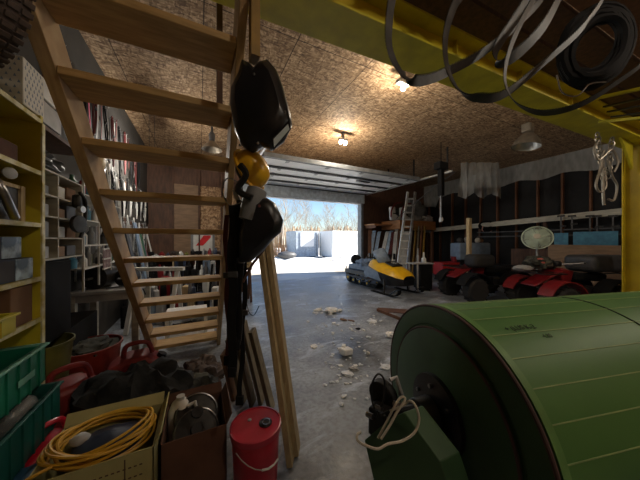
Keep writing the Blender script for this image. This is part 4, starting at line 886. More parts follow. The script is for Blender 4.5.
# crowded small things low behind the treads: each stands on the floor or on the lower bench shelf
names = [('paint_can', 'paint can'), ('toolbox', 'toolbox'), ('oil_jug', 'jug'), ('storage_box', 'box'), ('bar_stock', 'bar')]
for i in range(60):
    x = -1.15 + (i % 12) * .13 + R.uniform(-.03, .03); y = 5.15 + (i // 12) * .42 + R.uniform(-.08, .08); nm, ct = names[(i * 7) % 5]; m = ['blackm', 'white', 'dgrey', 'bluegrey', 'lgrey', 'blackm', 'redm', 'steel', 'pinepale', 'navy', 'blackm'][i % 11]
    base = 0.0; hh = .35 + .13 * (i // 12) + R.uniform(0, .25); rot = Matrix.Rotation(R.uniform(-.4, .4), 3, 'Z')
    if x > .5: continue
    g = 'crowded shop goods behind the lower treads'; lb = '%s %s behind lower treads, %s from left in the %s row back' % (MN[m], ct, ordn(i % 12), ordn(i // 12))
    if ct == 'paint can' or ct == 'jug': o = MB().lathe([(.05, 0), (.055, hh * .7), (.05, hh * .85), (.02, hh * .9), (.02, hh)], (x, y, 0), n=10).build(nm, m)
    elif ct == 'bar': o = MB().bar((x, y, 0), (x + R.uniform(-.1, .1), y + R.uniform(0, .15), hh + .25), .03, .05).build(nm, m)
    else: o = MB().box((x, y, hh / 2), (.11, .2, hh), rot).build(nm, m, None, .008)
    tag(o, lb, ct, g)
for i in range(22):
    y = 5.2 + i * .13; x0 = -1.30; k = i % 4; m = ['white', 'blackm', 'bluegrey', 'redm', 'dgrey', 'lgrey', 'gstand'][i % 7]; hh = R.uniform(1.0, 1.9)
    tag(MB().bar((x0 + .28 + R.uniform(0, .1), y, .0), (x0 + .02, y + R.uniform(-.15, .15), hh), R.uniform(.03, .09), .03).build('long_stick', m), '%s stick leaning under the hanging tools on the left wall, %s from the viewer' % (MN[m], ordn(i)), 'stick', 'sticks leaning on the left wall')
# stacked lumber ends by the door
for i in range(9):
    z = .9 + i * .075; tag(MB().bx((.72 - R.uniform(0, .06), 5.9, z - .06), (1.12, 7.2, z)).build('stacked_board', 'pinepale', None, .004), 'pale board in the stack on trestles left of the door, %s' % ['lowest', 'second from the bottom', 'third from the bottom', 'fourth from the bottom', 'middle one', 'fourth from the top', 'third from the top', 'second from the top', 'topmost'][i], 'board', 'boards stacked left of the door')
for y in (6.1, 7.0):
    t = thing('trestle', 'dark wooden trestle under the board stack, the %s one' % ('nearer' if y < 6.5 else 'farther'), 'trestle', (.9, y, 0))
    MB().bx((.6, y - .04, .76), (1.15, y + .04, .838)).build('beam', 'darkwood', t)
    for s in (-1, 1):
        for x in (.65, 1.1): MB().bar((x, y + s * .03, .76), (x, y + s * .2, 0), .05, .05).build('leg', 'darkwood', t)
# low jumble on the floor beneath the treads
for i, (u, v, d, r, m, lb) in enumerate(((162, 276, 6.0, .28, 'blackm', 'black round case behind the seventh tread'), (168, 298, 5.2, .2, 'bluegrey', 'blue grey cap shaped bundle behind the stair'), (150, 300, 5.0, .2, 'blue', 'blue white bundle low behind the left stringer'), (190, 305, 4.8, .3, 'blackm', 'black heap behind the lower treads'), (206, 318, 4.3, .25, 'camo', 'mottled heap behind the lowest treads at the right'), (180, 322, 4.4, .28, 'dgrey', 'dark grey heap behind the lowest treads in the middle'))):
    p = at(u, v, d); hh = p.z + r * .4; tag(MB().ball((p.x, p.y, hh / 2), 1, 14, (r, r, hh / 2), .06).build('heap', m), lb, 'heap')
t = thing('sawhorse', 'white sawhorse standing behind the middle treads', 'sawhorse', (-.62, 4.9, 0))
MB().bar((-1.05, 5.1, 1.0), (-.25, 4.8, 1.0), .09, .06).build('beam', 'white', t)
for a_, b_ in (((-.95, 5.05, 1.0), (-1.05, 4.75, 0)), ((-.95, 5.07, 1.0), (-.9, 5.35, 0)), ((-.35, 4.85, 1.0), (-.45, 4.55, 0)), ((-.35, 4.85, 1.0), (-.3, 5.15, 0))): MB().bar(a_, b_, .06, .04).build('leg', 'white', t)
for i, (x0, x1, z, y) in enumerate(((-.45, .1, .40, 4.05), (-.45, .15, .22, 4.1), (-.4, .2, .06, 4.0))):
    tag(MB().bx((x0, y, z), (x1, y + .35, z + .035)).bx((x0, y + .3, 0), (x0 + .04, y + .34, z)).bx((x1 - .04, y + .3, 0), (x1, y + .34, z)).bx((x0, y + .01, 0), (x0 + .04, y + .05, z)).bx((x1 - .04, y + .01, 0), (x1, y + .05, z)).build('step_board', 'white') , 'white board behind the bottom treads, the %s' % ['upper one', 'middle one', 'lowest one'][i], 'board') if i != 1 else None

# ------------------------------------------------------------------ snowmobile
def snowmobile(loc, rz, label):
    t = thing('snowmobile', label, 'snowmobile', (0, 0, 0)); f = 'x forward'
    # track loop
    prof = [(-1.35, .28), (-1.28, .12), (-1.1, .03), (.1, .03), (.3, .12), (.45, .32), (.3, .44), (-1.2, .44), (-1.33, .38)]
    P = cr([(x, 0, z) for x, z in prof], 4, True); tk = MB().ribbon(P, (0, .40, 0), .025, True).build('track', 'rubber', t)
    mb = MB()
    for i in range(0, len(P)): mb.box(P[i] + (P[i] - V((-.5, 0, .24))).normalized() * .018, (.02, .38, .025))
    mb.build('track_lug', 'rubber', tk)
    for x, z, r in ((-1.18, .2, .12), (-.85, .14, .09), (-.5, .13, .08), (-.1, .13, .08)):
        for s in (-1, 1):
            w_ = MB().lathe([(r * .5, -.02), (r, -.018), (r, .018), (r * .5, .02)], (x, s * .215, z), (0, 1, 0), n=18).build('bogie_wheel', 'black', t); MB().lathe([(r * .45, -.028), (r * .45, .028)], (x, s * .215, z), (0, 1, 0), n=12).build('wheel_cap', 'snowy', w_)
    MB().bx((-1.3, -.27, .44), (.35, .27, .50)).bx((-1.3, -.29, .36), (.3, -.26, .5)).bx((-1.3, .26, .36), (.3, .29, .5)).build('tunnel', 'dgrey', t, .01)
    for s in (-1, 1): MB().bx((-.9, s * .27, .30), (.4, s * .48, .33)).build('footboard', 'dgrey', t, .005)
    MB().prism([(-1.25, -.19, .5), (.15, -.19, .5), (.25, -.19, .72), (.05, -.19, .74), (-.45, -.19, .66), (-.7, -.19, .72), (-1.2, -.19, .68)], (0, .38, 0)).build('seat', 'bluegrey', t, .04, seg=3)
    lumpy((-.45, 0, .76), .3, (1.3, .7, .45), .3, 3, 77).build('seat_load', 'bluegrey', t)
    MB().ball((-1.0, 0, .84), .2, 14, (1, 1, .9)).build('rear_pack', 'blackm', t)
    for s in (-1, 1): MB().prism([(-.1, s * .3, .38), (.75, s * .40, .34), (.6, s * .40, .62), (.1, s * .34, .70), (-.15, s * .3, .52)], (0, s * .03, 0)).build('side_panel', 'bluegrey', t, .008)
    MB().tube([(-1.3, -.2, .5), (-1.42, -.2, .72), (-1.42, .2, .72), (-1.3, .2, .5)], .014).build('rear_rack', 'dgrey', t)
    # hood: lofted sections
    secs = [(.05, .30, .50, .92), (.3, .40, .38, .94), (.65, .44, .34, .84), (1.0, .43, .32, .76), (1.27, .37, .34, .64), (1.42, .22, .36, .55)]
    mb = MB(); rings = []
    for x, hw, z0, z1 in secs:
        zm = z0 + (z1 - z0) * .55
        rings.append([mb.b.verts.new(V(q)) for q in ((x, -hw, zm), (x, -hw * .78, z0 + (z1 - z0) * .85), (x, -hw * .4, z1), (x, hw * .4, z1), (x, hw * .78, z0 + (z1 - z0) * .85), (x, hw, zm))])
    for A, B in zip(rings, rings[1:]):
        for k in range(5): mb.b.faces.new((A[k], A[k + 1], B[k + 1], B[k]))
    hd = mb.build('hood', 'snowy', t)
    mb = MB(); rings = []
    for x, hw, z0, z1 in secs:
        zm = z0 + (z1 - z0) * .56; rings.append([mb.b.verts.new(V(q)) for q in ((x, -hw * .99, zm), (x, -hw * .8, z0 - .08), (x, hw * .8, z0 - .08), (x, hw * .99, zm))])
    for A, B in zip(rings, rings[1:]):
        for k in range(3): mb.b.faces.new((A[k], A[k + 1], B[k + 1], B[k]))
    mb.b.faces.new(rings[0]); mb.b.faces.new(rings[-1][::-1]); mb.build('belly_pan', 'black', t)
    MB().box((.84, 0, .835), (.34, .40, .04), Matrix.Rotation(.3, 3, 'Y')).build('hood_vent', 'black', hd, .01)
    for s in (-1, 1): MB().box((1.12, s * .15, .665), (.16, .16, .03), Matrix.Rotation(.42, 3, 'Y')).build('headlight', 'black', hd, .01)
    text_mesh('92', .16, 'white', t, Matrix.Translation((.845, 0, .858)) @ Matrix.Rotation(.3, 4, 'Y') @ Matrix.Rotation(PI / 2, 4, 'Z'), 'hood_number')
    mb = MB(); rings = []
    for k in range(9):
        a = -1 + k / 4; rings.append((mb.b.verts.new(V((.62 - .12 * a * a, a * .3, .86))), mb.b.verts.new(V((.36 - .16 * a * a, a * .28, 1.30 - .12 * a * a)))))
    for A, B in zip(rings, rings[1:]): mb.b.faces.new((A[0], B[0], B[1], A[1]))
    o = mb.build('windshield', mat('smoked_screen', (.35, .45, .6), .15, alpha=.75), t); sm = o.modifiers.new('s', 'SOLIDIFY'); sm.thickness = .006
    MB().tube([(.05, -.38, 1.0), (.1, -.1, .98), (.1, .1, .98), (.05, .38, 1.0)], .018).build('handlebar', 'black', t)
    MB().tube([(.1, 0, .98), (.2, 0, .8)], .02).build('steering_post', 'black', t)
    for s in (-1, 1):
        sk = MB().ribbon(cr([(.45, s * .48, .025), (1.0, s * .48, .02), (1.35, s * .48, .04), (1.5, s * .48, .13), (1.52, s * .48, .22)], 5), (0, .13, 0), .02).build('ski', 'blackm', t)
        MB().tube([(1.52, s * .48, .22), (1.4, s * .48, .2), (1.2, s * .48, .06)], .012).build('ski_loop', 'black', sk)
        MB().tube([(.95, s * .48, .04), (.92, s * .44, .42)], .028).build('ski_leg', 'dsteel', t)
        MB().tube([(.92, s * .44, .3), (.75, s * .2, .38)], .016).build('suspension_arm', 'dsteel', t)
    t.location = loc; t.rotation_euler = (0, 0, rz); t.scale = (.97, .97, .97); return t
a = V((4.86, 4.95, 0)); b = V((4.80, 6.95, 0)); dv = (a - b).normalized(); rz = math.atan2(dv.y, dv.x)
snowmobile(b + dv * .86 + V((.14, -.04, 0)), rz, 'yellow and black snowmobile parked right of the open doorway')

# ------------------------------------------------------------------ red quads
def quad(loc, rz, label, fm='redm'):
    t = thing('quad_bike', label, 'quad bike', (0, 0, 0))
    for x, y in ((.62, .42), (.62, -.42), (-.62, .42), (-.62, -.42)):
        w_ = MB().lathe([(.13, -.12), (.24, -.13), (.29, -.09), (.29, .09), (.24, .13), (.13, .12)], (x, y, .29), (0, 1, 0), n=24).build('tyre', 'rubber', t)
        MB().lathe([(.13, -.1), (.05, -.06), (.05, .06), (.13, .1)], (x, y, .29), (0, 1, 0), n=18).build('rim', 'steel', w_)
        lg = MB()
        for k in range(16):
            q = 2 * PI * k / 16; lg.box((x + .295 * math.cos(q), y, .29 + .295 * math.sin(q)), (.025, .22, .035), Matrix.Rotation(-q, 3, 'Y'))
        lg.build('tread', 'rubber', w_)
    MB().box((0, 0, .42), (1.1, .3, .2)).build('frame', 'dgrey', t, .03)
    MB().box((0, 0, .4), (.4, .34, .3)).build('engine', 'dsteel', t, .04)
    for s, nm in ((1, 'front_fender'), (-1, 'rear_fender')):
        for y in (-1, 1):
            P = [(s * .62 + .42 * math.cos(q), y * .40, .3 + .40 * math.sin(q)) for q in [PI * k / 10 for k in range(1, 10)]]; MB().ribbon(P, (0, .28, 0), .02).build(nm, fm if s > 0 else 'blackm', t)
    MB().prism([(.95, -.16, .55), (.95, .16, .55), (.3, .2, .86), (.3, -.2, .86)], (0, 0, .03)).build('nose', 'redm', t, .01)
    MB().prism([(.32, -.15, .6), (.1, -.15, .6), (.02, -.15, .86), (.3, -.15, .92)], (0, .3, 0)).build('tank_cover', 'redm', t, .03)
    MB().prism([(.05, -.16, .66), (-.75, -.16, .62), (-.78, -.16, .78), (-.3, -.16, .78), (.05, -.16, .86)], (0, .32, 0)).build('seat', 'blackm', t, .04)
    for x in (.68, -.68):
        mb = MB()
        for y in (-.3, -.1, .1, .3): mb.tube([(x - .25, y, .82), (x + .25, y, .82)], .01, n=6)
        mb.tube([(x - .25, -.33, .82), (x + .25, -.33, .82), (x + .25, .33, .82), (x - .25, .33, .82)], .012, True, 6); mb.build('rack', 'black', t)
    MB().tube([(.12, -.38, 1.04), (.25, -.15, 1.0), (.28, 0, .98), (.25, .15, 1.0), (.12, .38, 1.04)], .014).build('handlebar', 'steel', t)
    for s in (-1, 1): MB().tube([(.14, s * .28, 1.03), (.1, s * .4, 1.045)], .02).build('grip', 'black', t)
    MB().box((.3, 0, 1.0), (.12, .2, .12)).build('headlamp', 'black', t, .03)
    MB().tube([(.3, 0, .95), (.38, 0, .6)], .02).build('steering_post', 'dsteel', t)
    t.location = loc; t.rotation_euler = (0, 0, rz); return t
qa = at(487, 300, 6.2); quad((qa.x, qa.y + .12, 0), math.radians(165), 'red quad bike with a black bundle on its rack, left of the pedestal fan', 'blackm')
qb = at(560, 300, 5.2); quad((qb.x + .05, qb.y - .1, 0), math.radians(160), 'red quad bike half hidden behind the green drum, under the pedestal fan')
p = at(477, 265, 6.0); tag(MB().box((p.x + .1, p.y, .98), (.6, .42, .32), Matrix.Rotation(math.radians(-15), 3, 'Z')).build('cargo_bag', 'rubber', None, .1, seg=4), 'black ribbed cargo bag on the front rack of the left quad', 'bag')
tag(MB().box((7.72, 1.96, 1.005), (1.0, .62, .34), Matrix.Rotation(math.radians(-20), 3, 'Z')).build('cargo_case', 'dgrey', None, .1, seg=4), 'long dark cargo case on the right quad, next to the yellow column', 'case')
p = at(560, 264, 5.0); sack((p.x, p.y + .35, 1.03), .3, (1.1, .7, .5), 'camo', 'dark green bundle on the quad bike by the fan', 'cloth_bundle', 'bundle', .08)
# helmets and odds on the quad
p = at(545, 262, 5.1)
tag(MB().ball((p.x, p.y + .1, p.z), .11, 12, (1.2, 1, .8), .04).build('red_gloves', mat('pinkish_red', (.6, .16, .13), .6)), 'pinkish red gloves on the handlebar beneath the fan', 'gloves')
tag(MB().ball((at(523, 268, 5.2)), .2, 14, (1.3, .8, .32), .1).build('silver_cover', 'lgrey'), 'crumpled silver cover left of the fan stand', 'cover')

# ------------------------------------------------------------------ pedestal fan
fc = at(537, 238, 5.6); t = thing('pedestal_fan', 'pale green pedestal fan with a round cage behind the quad bikes', 'fan', (fc.x, fc.y, 0)); fa = -V((SA + .30, CA - .0, 0)).normalized()
fa = V((-fc.x, -fc.y, 0)).normalized() * .9 + UP * .36; fa.normalize()
cg = MB(); fx = fa.cross(UP).normalized()
for r in (.272, .277): cg.tube([fc + (fx * math.cos(q) + fa.cross(fx) * math.sin(q)) * r + fa * .03 for q in [2 * PI * k / 40 for k in range(40)]], .010, True, 6)
fx2 = fa.cross(fx)
for k in range(64):
    q = 2 * PI * k / 64; dr = fx * math.cos(q) + fx2 * math.sin(q); cg.tube([fc + dr * .275 + fa * .03, fc + dr * .18 + fa * .09, fc + dr * .06 + fa * .1], .0045, n=4); cg.tube([fc + dr * .275 + fa * .03, fc + dr * .08 - fa * .06], .0028, n=4)
cg.build('cage', 'fan', t)
for k in range(4):
    q = 2 * PI * k / 4 + .3; d1 = fx * math.cos(q) + fx2 * math.sin(q); d2 = fx * math.cos(q + 1.4) + fx2 * math.sin(q + 1.4); d3 = fx * math.cos(q + .7) + fx2 * math.sin(q + .7)
    MB().prism([fc + d1 * .05, fc + d1 * .24 + fa * .02, fc + d3 * .26 , fc + d2 * .23 - fa * .03, fc + d2 * .05 - fa * .01], fa * .006).build('blade', 'fan', t)
MB().lathe([(.07, .06), (.08, .08), (.06, .115), (.001, .12)], fc, fa, n=20).build('badge', 'cordw', t)
MB().lathe([(.08, -.2), (.09, -.06), (.04, .03)], fc, fa, n=16).build('motor', 'lgrey', t)
MB().lathe([(.02, .03), (.02, fc.z - .08)], V((fc.x, fc.y, 0)) - fa * .1, n=12).build('pole', 'lgrey', t)
MB().lathe([(.24, 0), (.24, .02), (.05, .04)], V((fc.x, fc.y, 0)) - fa * .1, n=24).build('base', 'dgrey', t)

# ------------------------------------------------------------------ right wall: long board, post, panels, poly sheet
pa = at(423, 231, 10.6); pb = at(700, 210, 4.0)
pa = V((9.6, 8.3, 2.0)); pb_ = V((9.6, -.5, 2.0))
def wallpt(u, X): return at(u, 240, xd(u, X))
zl = lambda u, v, X: at(u, v, xd(u, X))
A = zl(424, 231, 9.55); B = zl(622, 211.5, 9.55); dd = (B - A).normalized(); B2 = B + dd * 1.2
tag(MB().bar(A, B2, .04, .17, up=(0, 0, 1)).build('long_board', 'board', None, .003), 'long pale horizontal board running along the right side before the dark wall', 'board')
for i, f in enumerate((.02, .35, .62, .98)):
    q = A.lerp(B2, f); tag(MB().bx((q.x + .025, q.y - .04, 0), (q.x + .09, q.y + .04, q.z + .1)).build('board_post', 'darkwood'), 'dark upright carrying the long pale board, %s' % ['in the far corner', 'second from the far corner', 'behind the pedestal fan', 'nearest the yellow column'][i], 'post')
q = at(469, 250, 6.9); tag(MB().bx((q.x - .06, q.y - .045, 0), (q.x + .06, q.y + .045, 2.13)).build('pine_post', 'pinepale', None, .004), 'short fresh pine post standing before the long board', 'post')
for i, z in enumerate((1.62, 1.78)):
    tag(MB().bar(V((9.45, 5.5, z)), V((9.45, .3, z + .04)), .02, .03).build('clamp_rail', 'dgrey'), '%s thin dark rail below the long pale board' % ('lower' if i == 0 else 'upper'), 'rail')
for i, u in enumerate((561, 572, 590, 597, 613)):
    q = at(u, 216, xd(u, 9.4)); t = thing('bar_clamp', 'dark bar clamp hanging below the long pale board, %s from the fan' % ['first', 'second', 'third', 'fourth', 'fifth'][i], 'clamp', q, 0, 'bar clamps on the right wall'); L = R.uniform(.25, .6)
    MB().bx((q.x - .01, q.y - .015, q.z - L), (q.x + .01, q.y + .015, q.z)).build('bar', 'dgrey', t)
    MB().box((q.x, q.y, q.z), (.05, .16, .05)).build('jaw', 'dsteel', t); MB().box((q.x, q.y - .04, q.z - L * .6), (.05, .14, .04)).build('slide', 'dsteel', t)
t = thing('tow_rope', 'black rope bundle with pinkish hooks hung on the long board', 'rope', at(487, 226, xd(487, 9.4))); q = at(487, 226, xd(487, 9.42))
for j in range(4): MB().tube([q + V((.3 * math.cos(a_) * (1 - .08 * j) * CA, -.3 * math.cos(a_) * SA, .16 * math.sin(a_) * (1 - .1 * j) + .02 * j)) for a_ in [2 * PI * k / 20 for k in range(20)]], .025, True, 6).build('rope_turn', 'blackm', t)
for s in (-1, 1): MB().tube(cr([q + V((s * .25, 0, 0)), q + V((s * .3, 0, -.15)), q + V((s * .22, 0, -.2))], 4), .018).build('hook', mat('pink_hook%d' % s, (.45, .25, .22), .5), t)
q0 = zl(556, 238, 8.9); q1 = zl(617, 238, 8.9)
for i, (ua, ub, va, vb, X, m, lb, nm) in enumerate(((548, 621, 245, 285, 8.7, 'plywood', 'tan plywood sheet leaning behind the quad bikes', 'plywood_sheet'), (573, 618, 231.5, 244, 9.06, 'blue', 'blue painted board above the plywood sheet, the long one', 'blue_board'), (554, 568, 233, 246, 9.06, 'blue', 'small blue board left of the long blue board', 'blue_board'))):
    a = zl(ua, va, X); b = zl(ub, va, X); zt = a.z * .5 + b.z * .5; a2 = zl(ua, vb, X); zb = 0 if i == 0 else 1.221
    if i:
        tag(MB().bx((X, b.y, zb), (X + .03, a.y, zt)).build(nm, m, None, .003), lb, 'board')
    else: tag(MB().bx((X, b.y, 0), (X + .02, a.y, zt)).build(nm, m, None, .003), lb, 'plywood sheet')
tag(MB().bx((9.04, .5, 0), (9.5, 4.2, 1.22)).build('wall_bench', 'darkwood', None, .01), 'dark long bench behind the plywood sheet', 'bench')
# polyethylene sheet under the ceiling on the right
mb = MB(); n = 60; top = []; bot = []
for k in range(n + 1):
    y = 8.4 - k * (10.6 / n); wv = .04 * math.sin(k * 1.7) + .03 * math.sin(k * .6)
    low = 3.52 + .05 * math.sin(k * .9) - (.45 if k < 5 else 0) * 1
    row = [mb.b.verts.new(V((XR - .16 - abs(wv) * f - .04, y, H - .002 - (H - low) * f))) for f in (0, .25, .5, .75, 1)]; top.append(row)
for A_, B_ in zip(top, top[1:]):
    for j in range(4): mb.b.faces.new((A_[j], B_[j], B_[j + 1], A_[j + 1]))
tag(mb.build('plastic_sheet', 'poly'), 'translucent plastic sheet hanging along the top of the right wall', 'plastic sheet')
mb = MB(); rows = []
for k in range(19):
    u = 462 + k * 2.1; f0 = at(u, 172 + abs(math.sin(k * .7)) * 2, 8.2); f0.z = H - .002
    f1 = at(u + (k - 9) * .2, 196 + 3 * math.sin(k * .8) , 8.1 + .15 * math.sin(k * 1.9)); rows.append([mb.b.verts.new(f0.lerp(f1, j / 5) + V((math.sin(k * 2.1 + j) * .05, math.cos(k * 1.7) * .05, 0))) for j in range(6)])
for A_, B_ in zip(rows, rows[1:]):
    for j in range(5): mb.b.faces.new((A_[j], B_[j], B_[j + 1], A_[j + 1]))
tag(mb.build('plastic_sheet', 'poly'), 'gathered crumpled plastic sheet hanging at the left end of the long sheet', 'plastic sheet')

# ------------------------------------------------------------------ loft shelf, skis, ladder by the door
t = thing('loft_shelf', 'wooden loft shelf right of the doorway', 'loft shelf', (8, 8, 2.2))
MB().bx((6.35, 7.75, 2.12), (7.3, 8.42, 2.17)).build('deck', 'loft', t)
MB().bx((7.3, 7.3, 1.95), (9.45, 8.42, 2.32)).build('loft_box', 'loft', t, .01)
for x in (7.35, 9.4): MB().bx((x - .045, 7.4, 0), (x + .045, 7.5, 1.95)).build('support', 'stud', t)
MB().bx((6.40, 7.75, 2.0), (6.45, 8.42, 2.12)).build('cleat', 'stud', t)
MB().bx((8.2, 8.2, 0), (9.45, 8.3, 1.95)).build('back_panel', 'darkwood', t)
t = thing('ski_boots', 'pair of white ski boots in a rack on the loft shelf', 'ski boots', (7.5, 7.7, 2.325))
for i, x in enumerate((7.45, 7.85)):
    MB().prism([(x - .15, 7.5, 2.325), (x + .2, 7.5, 2.325), (x + .2, 7.5, 2.42), (x + .02, 7.5, 2.5), (x + .0, 7.5, 2.72), (x - .17, 7.5, 2.72)], (0, .12, 0)).build("boot", "white", t, .03)
    MB().tube(cr([(x - .2, 7.48, 2.4), (x - .18, 7.48, 2.6), (x - .02, 7.48, 2.8), (x + .2, 7.48, 2.85)], 5), .02).build('carry_frame', 'redm', t)
    MB().bx((x - .1, 7.49, 2.5), (x + .1, 7.5, 2.53)).build('buckle', 'black', t)
t.scale = (1.4, 1.4, 1.4); t.location.x = 7.3; t.location.y = 7.75
for i, (x, y, r, sq, m, lb) in enumerate(((8.0, 8.05, .34, (1.2, .8, .9), 'camo', 'mottled dark sack on the loft behind the ladder'), (9.15, 7.55, .25, (1.1, .8, .6), 'lgrey', 'grey wrapped bundle at the right end of the loft'), (8.45, 7.55, .24, (1.3, .6, .6), 'lgrey', 'pale wrapped bundle in front of the mottled sack'), (8.9, 8.02, .42, (1.5, .7, 1.35), 'grey', 'tall grey bundle at the back of the loft'))):
    sack((x, y, 2.325 + r * sq[2] * .93 + (0.0)), r, sq, m, lb, 'loft_bundle', 'bundle', .07)
q = at(405, 240, 9.85); tag(MB().box((q.x, q.y, .93), (.42, .03, 1.86), Matrix.Rotation(-.3, 3, 'Z')).build('white_panel', 'white', None, .004), 'upright white panel standing under the loft behind the ladder', 'panel')
def ski(u0, v0, u1, d, m, label, w_=.09):
    p = at(u0, 240, d - .5); p.z = .01; q = at(u1, v0, d); o = thing('ski', label, 'ski', p, 0, 'skis and boards leaning by the door')
    P = [p.lerp(q, k / 8) for k in range(9)]; P.append(q + (q - p).normalized() * .06 + V((-.05, -.08, 0)))
    MB().ribbon(P, V((CA, -SA, 0)) * w_, .014).build('plank', m, o); MB().box(p.lerp(q, .45) + V((-.03, -.05, 0)), (.06, .06, .22)).build('binding', 'black', o); return o
for i, (u0, v0, u1, m) in enumerate(((367, 232, 374, 'ski'), (371, 233, 379, 'ski'), (377, 233, 387, 'white'), (381, 232, 391, 'ski'), (386, 232, 393, 'dred'), (369, 230, 370, 'stud'), (392, 231, 396, 'white'))):
    ski(u0, v0, u1, 9.9, m, '%s ski or board leaning under the loft, %s' % ({'ski': 'blue', 'white': 'white', 'dred': 'dark red', 'stud': 'brown'}[m], ['leftmost blue one', 'second blue one', 'left white one', 'third blue one', 'beside the white one', 'closest to the door jamb', 'right white one']  [i]), .14)
t = thing('extension_ladder', 'aluminium ladder leaning up against the loft shelf', 'ladder', (7.3, 7.0, 0))
la0, la1 = at(396, 240, 9.0), at(410.5, 240, 9.6); la0.z = la1.z = 0.0
lt = at(411.5, 192, 9.75); lt.z = at(411, 192, 9.75).z; ctr0 = at(401, 240, 9.0); ctr0.z = .02; sd_ = V((CA, -SA, 0)) * .19
for s in (-1, 1): MB().bar(ctr0 + sd_ * s, lt + sd_ * s * .8, .05, .10, up=(1, 0, 0)).build('rail', 'white' if s < 0 else 'alu', t)
for k in range(1, 12): c = ctr0.lerp(lt, k / 12); MB().tube([c - sd_, c + sd_], .032, n=8).build('rung', 'white', t)
for i in range(4):
    p = at(412 + i * 3.2, 240, 9.6); p.z = .01; q = at(416 + i * 3, 226, 9.9)
    tag(MB().bar(p, q, .06, .04, up=(0, 1, 0)).build('upright_board', ['ochre', 'pinegrey', 'stud', 'ochre'][i]), 'narrow upright board right of the ladder, %s' % ['first from the ladder', 'second from the ladder', 'third from the ladder', 'fourth from the ladder'][i], 'board')
# ------------------------------------------------------------------ small cabinets on the right
q = at(426, 292, 7.0); cx, cy = q.x, q.y + .2
t = thing('black_stand', 'small black cabinet stand with a pale top beyond the snowmobile nose', 'stand', (cx, cy, 0)); rzz = Matrix.Rotation(-.35, 3, 'Z')
MB().box((cx + .1, cy, .42), (.38, .4, .74), rzz).build('cabinet', 'blackm', t, .02)
MB().box((cx - .02, cy, .81), (.66, .42, .03), rzz).build('top', 'lgrey', t)
for s in (-1, 1): MB().bx((cx - .3, cy + s * .15 - .02, 0), (cx - .27, cy + s * .15 + .02, .8)).build('leg', 'lgrey', t)
MB().box((cx + .1, cy, .025), (.3, .3, .05), rzz).build('plinth', 'blackm', t)
t = thing('white_canister', 'white canister with a spout on the black stand', 'canister', (cx + .12, cy, .826)); MB().lathe([(.07, 0), (.07, .12), (.03, .15), (.02, .3)], (cx + .15, cy, .826), n=16).build('body', 'white', t)
tag(MB().lathe([(.035, 0), (.035, .18), (.015, .24), (.015, .42)], (cx - .04, cy + .05, .826), n=14).build('spray_bottle', 'lgrey'), 'tall pale bottle next to the white canister', 'bottle')
q = at(450, 272, 8.6); cx, cy = q.x, q.y
t = thing('red_tool_chest', 'low red metal tool chest behind the left quad', 'tool chest', (cx, cy, 0))
MB().box((cx, cy, .485), (1.0, .5, .45), Matrix.Rotation(-.25, 3, 'Z')).build('chest', mat('chest_red', (.42, .016, .022), .4), t, .015)
MB().box((cx, cy, .17), (.9, .46, .18), Matrix.Rotation(-.25, 3, 'Z')).build('base', 'blackm', t)
for s in (-1, 1): MB().lathe([(.08, -.03), (.08, .03)], (cx + s * .4, cy - .1 * s - .22, .08), (0, 1, 0), n=14).build('caster', 'rubber', t)
tub(cx + .25, cy - .05, .712, .17, .2, 'redm', 'small red tub on the red tool chest', 'red_tub')
q = at(470, 250, 8.7); cx, cy = q.x, q.y
t = thing('blue_tote', 'blue grey storage tote behind the fresh pine post', 'tote', (cx, cy, 0)); MB().box((cx, cy, 1.1), (1.25, .5, .6), Matrix.Rotation(-.3, 3, 'Z')).build('tote', 'bluegrey', t, .05)
MB().box((cx, cy, .4), (1.2, .5, .8), Matrix.Rotation(-.3, 3, 'Z')).build('cabinet_base', 'blackm', t)
for i, (ox, r) in enumerate(((-.4, .1), (-.1, .12), (.3, .1), (.45, .08))): tag(MB().ball((cx + ox, cy - ox * .3, 1.4 + r * .85), r, 10, (1.3, .8, 1), .08).build('small_bundle', ['dgrey', 'lgrey', 'white', 'card'][i]), '%s bundle lying on the blue grey tote' % ['dark grey', 'light grey', 'white', 'brown'][i], 'bundle')

# ------------------------------------------------------------------ floor debris
def flake(u, v, r, label, m='foam', z=.0, sq=.3, grp=None, jit=.25, name='foam_chunk', cat='foam'):
    p = onfloor(u, v); return tag(MB().ball((p.x, p.y, r * sq * .8), r, 9, (1, R.uniform(.5, .9), sq), jit, Matrix.Rotation(R.uniform(0, 3), 3, 'Z')).build(name, m, smooth=False), label, cat, grp)
t = thing('foam_block', 'broken white foam block lying on the middle of the floor', 'foam', onfloor(346, 354)); p = onfloor(346, 355)
MB().box((p.x, p.y, .05), (.16, .11, .08), Matrix.Rotation(.2, 3, 'Z') @ Matrix.Rotation(.15, 3, 'Y')).build('block', 'foam', t, .015)
MB().box((p.x, p.y + .06, .09), (.08, .05, .04), Matrix.Rotation(.9, 3, 'Z')).build('ridge', 'foam', t, .01)
flake(331, 312, .15, 'biggest crumpled white scrap near the doorway', sq=.35); flake(318, 311, .1, 'white scrap touching the biggest one on its left', sq=.3); flake(340, 311, .08, 'white scrap touching the biggest one on its right', sq=.3)
flake(314, 347, .07, 'small white scrap left of the foam block', sq=.2); flake(347, 375, .07, 'whitish scrap in front of the foam block', 'debris', sq=.3); flake(354, 370, .06, 'dark and white scrap in front of the foam block', 'lgrey', sq=.35)
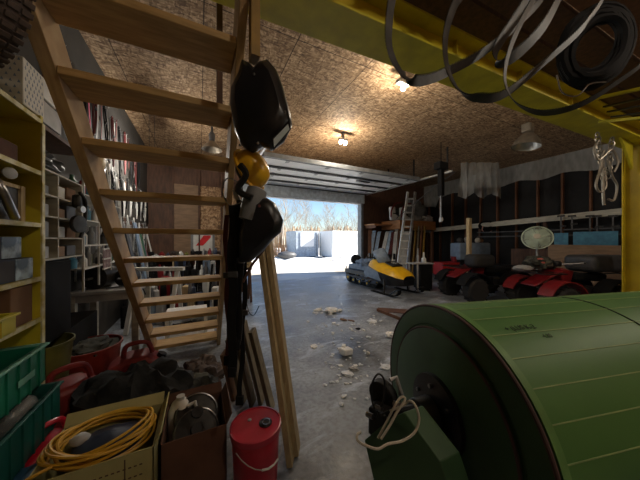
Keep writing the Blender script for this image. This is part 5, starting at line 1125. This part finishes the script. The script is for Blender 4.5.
flake(390, 337, .09, 'white scrap lying beside the drum', sq=.5); flake(372, 322, .1, 'grey white scrap between the drum and the board', 'debris', sq=.2); flake(344, 397, .035, 'small white scrap nearest the viewpoint', 'debris', sq=.3)
flake(368, 355, .03, 'tiny round white pebble right of the foam block', 'white', sq=.9, jit=.05); flake(385, 368, .08, 'pale paper scrap touching the drum shadow', 'debris', sq=.2)
flake(343, 320, .08, 'dark round scrap on the floor, left one', 'card', sq=.15); flake(351, 321, .07, 'dark round scrap on the floor, right one', 'card', sq=.15); flake(358, 329, .05, 'dark scrap below the two round ones', 'blackm', sq=.15)
for i in range(150):
    u = R.gauss(345, 22); v = 240 + abs(R.gauss(95, 32))
    if not (290 < u < 385) or v < 290 or v > 420: continue
    flake(u, v, R.uniform(.006, .022) * (1.3 if i % 9 else 2.2), 'tiny white crumb scattered on the concrete', 'debris', sq=.3, grp='white crumbs scattered on the floor', name='floor_crumb', cat='debris')
for i in range(46):
    cu, cv, su, sv = ((329, 312, 9, 1.5), (346, 352, 12, 4), (346, 372, 7, 5), (372, 321, 5, 2), (350, 328, 8, 3))[i % 5]; u = R.gauss(cu, su); v = R.gauss(cv, sv); p = onfloor(u, v); r = R.uniform(.012, .035) * (1.5 if v < 330 else 1)
    mb = MB(); n_ = R.randint(4, 6); a0 = R.uniform(0, 6); zt = R.uniform(.004, .02)
    mb.prism([(p.x + r * R.uniform(.6, 1.2) * math.cos(a0 + 2 * PI * k / n_), p.y + r * R.uniform(.5, 1.0) * math.sin(a0 + 2 * PI * k / n_), .001) for k in range(n_)], (R.uniform(-.006, .006), R.uniform(-.006, .006), zt))
    tag(mb.build('foam_shard', 'foam', smooth=False), 'small flat white foam shard among the larger scraps', 'foam', 'white foam shards on the floor')
a, b = onfloor(377, 311), onfloor(404, 322); tag(MB().bar(a + UP * .012, b + UP * .012, .02, .09, up=(0, 0, 1)).build('floor_lath', 'stud'), 'thin brown lath lying on the floor left of the drum', 'lath')
a = onfloor(396, 316); tag(MB().box((a.x + .3, a.y + .2, .006), (.9, .3, .012), Matrix.Rotation(-.7, 3, 'Z')).build('floor_board', 'cardb'), 'flat brown sheet on the floor behind the drum', 'board')
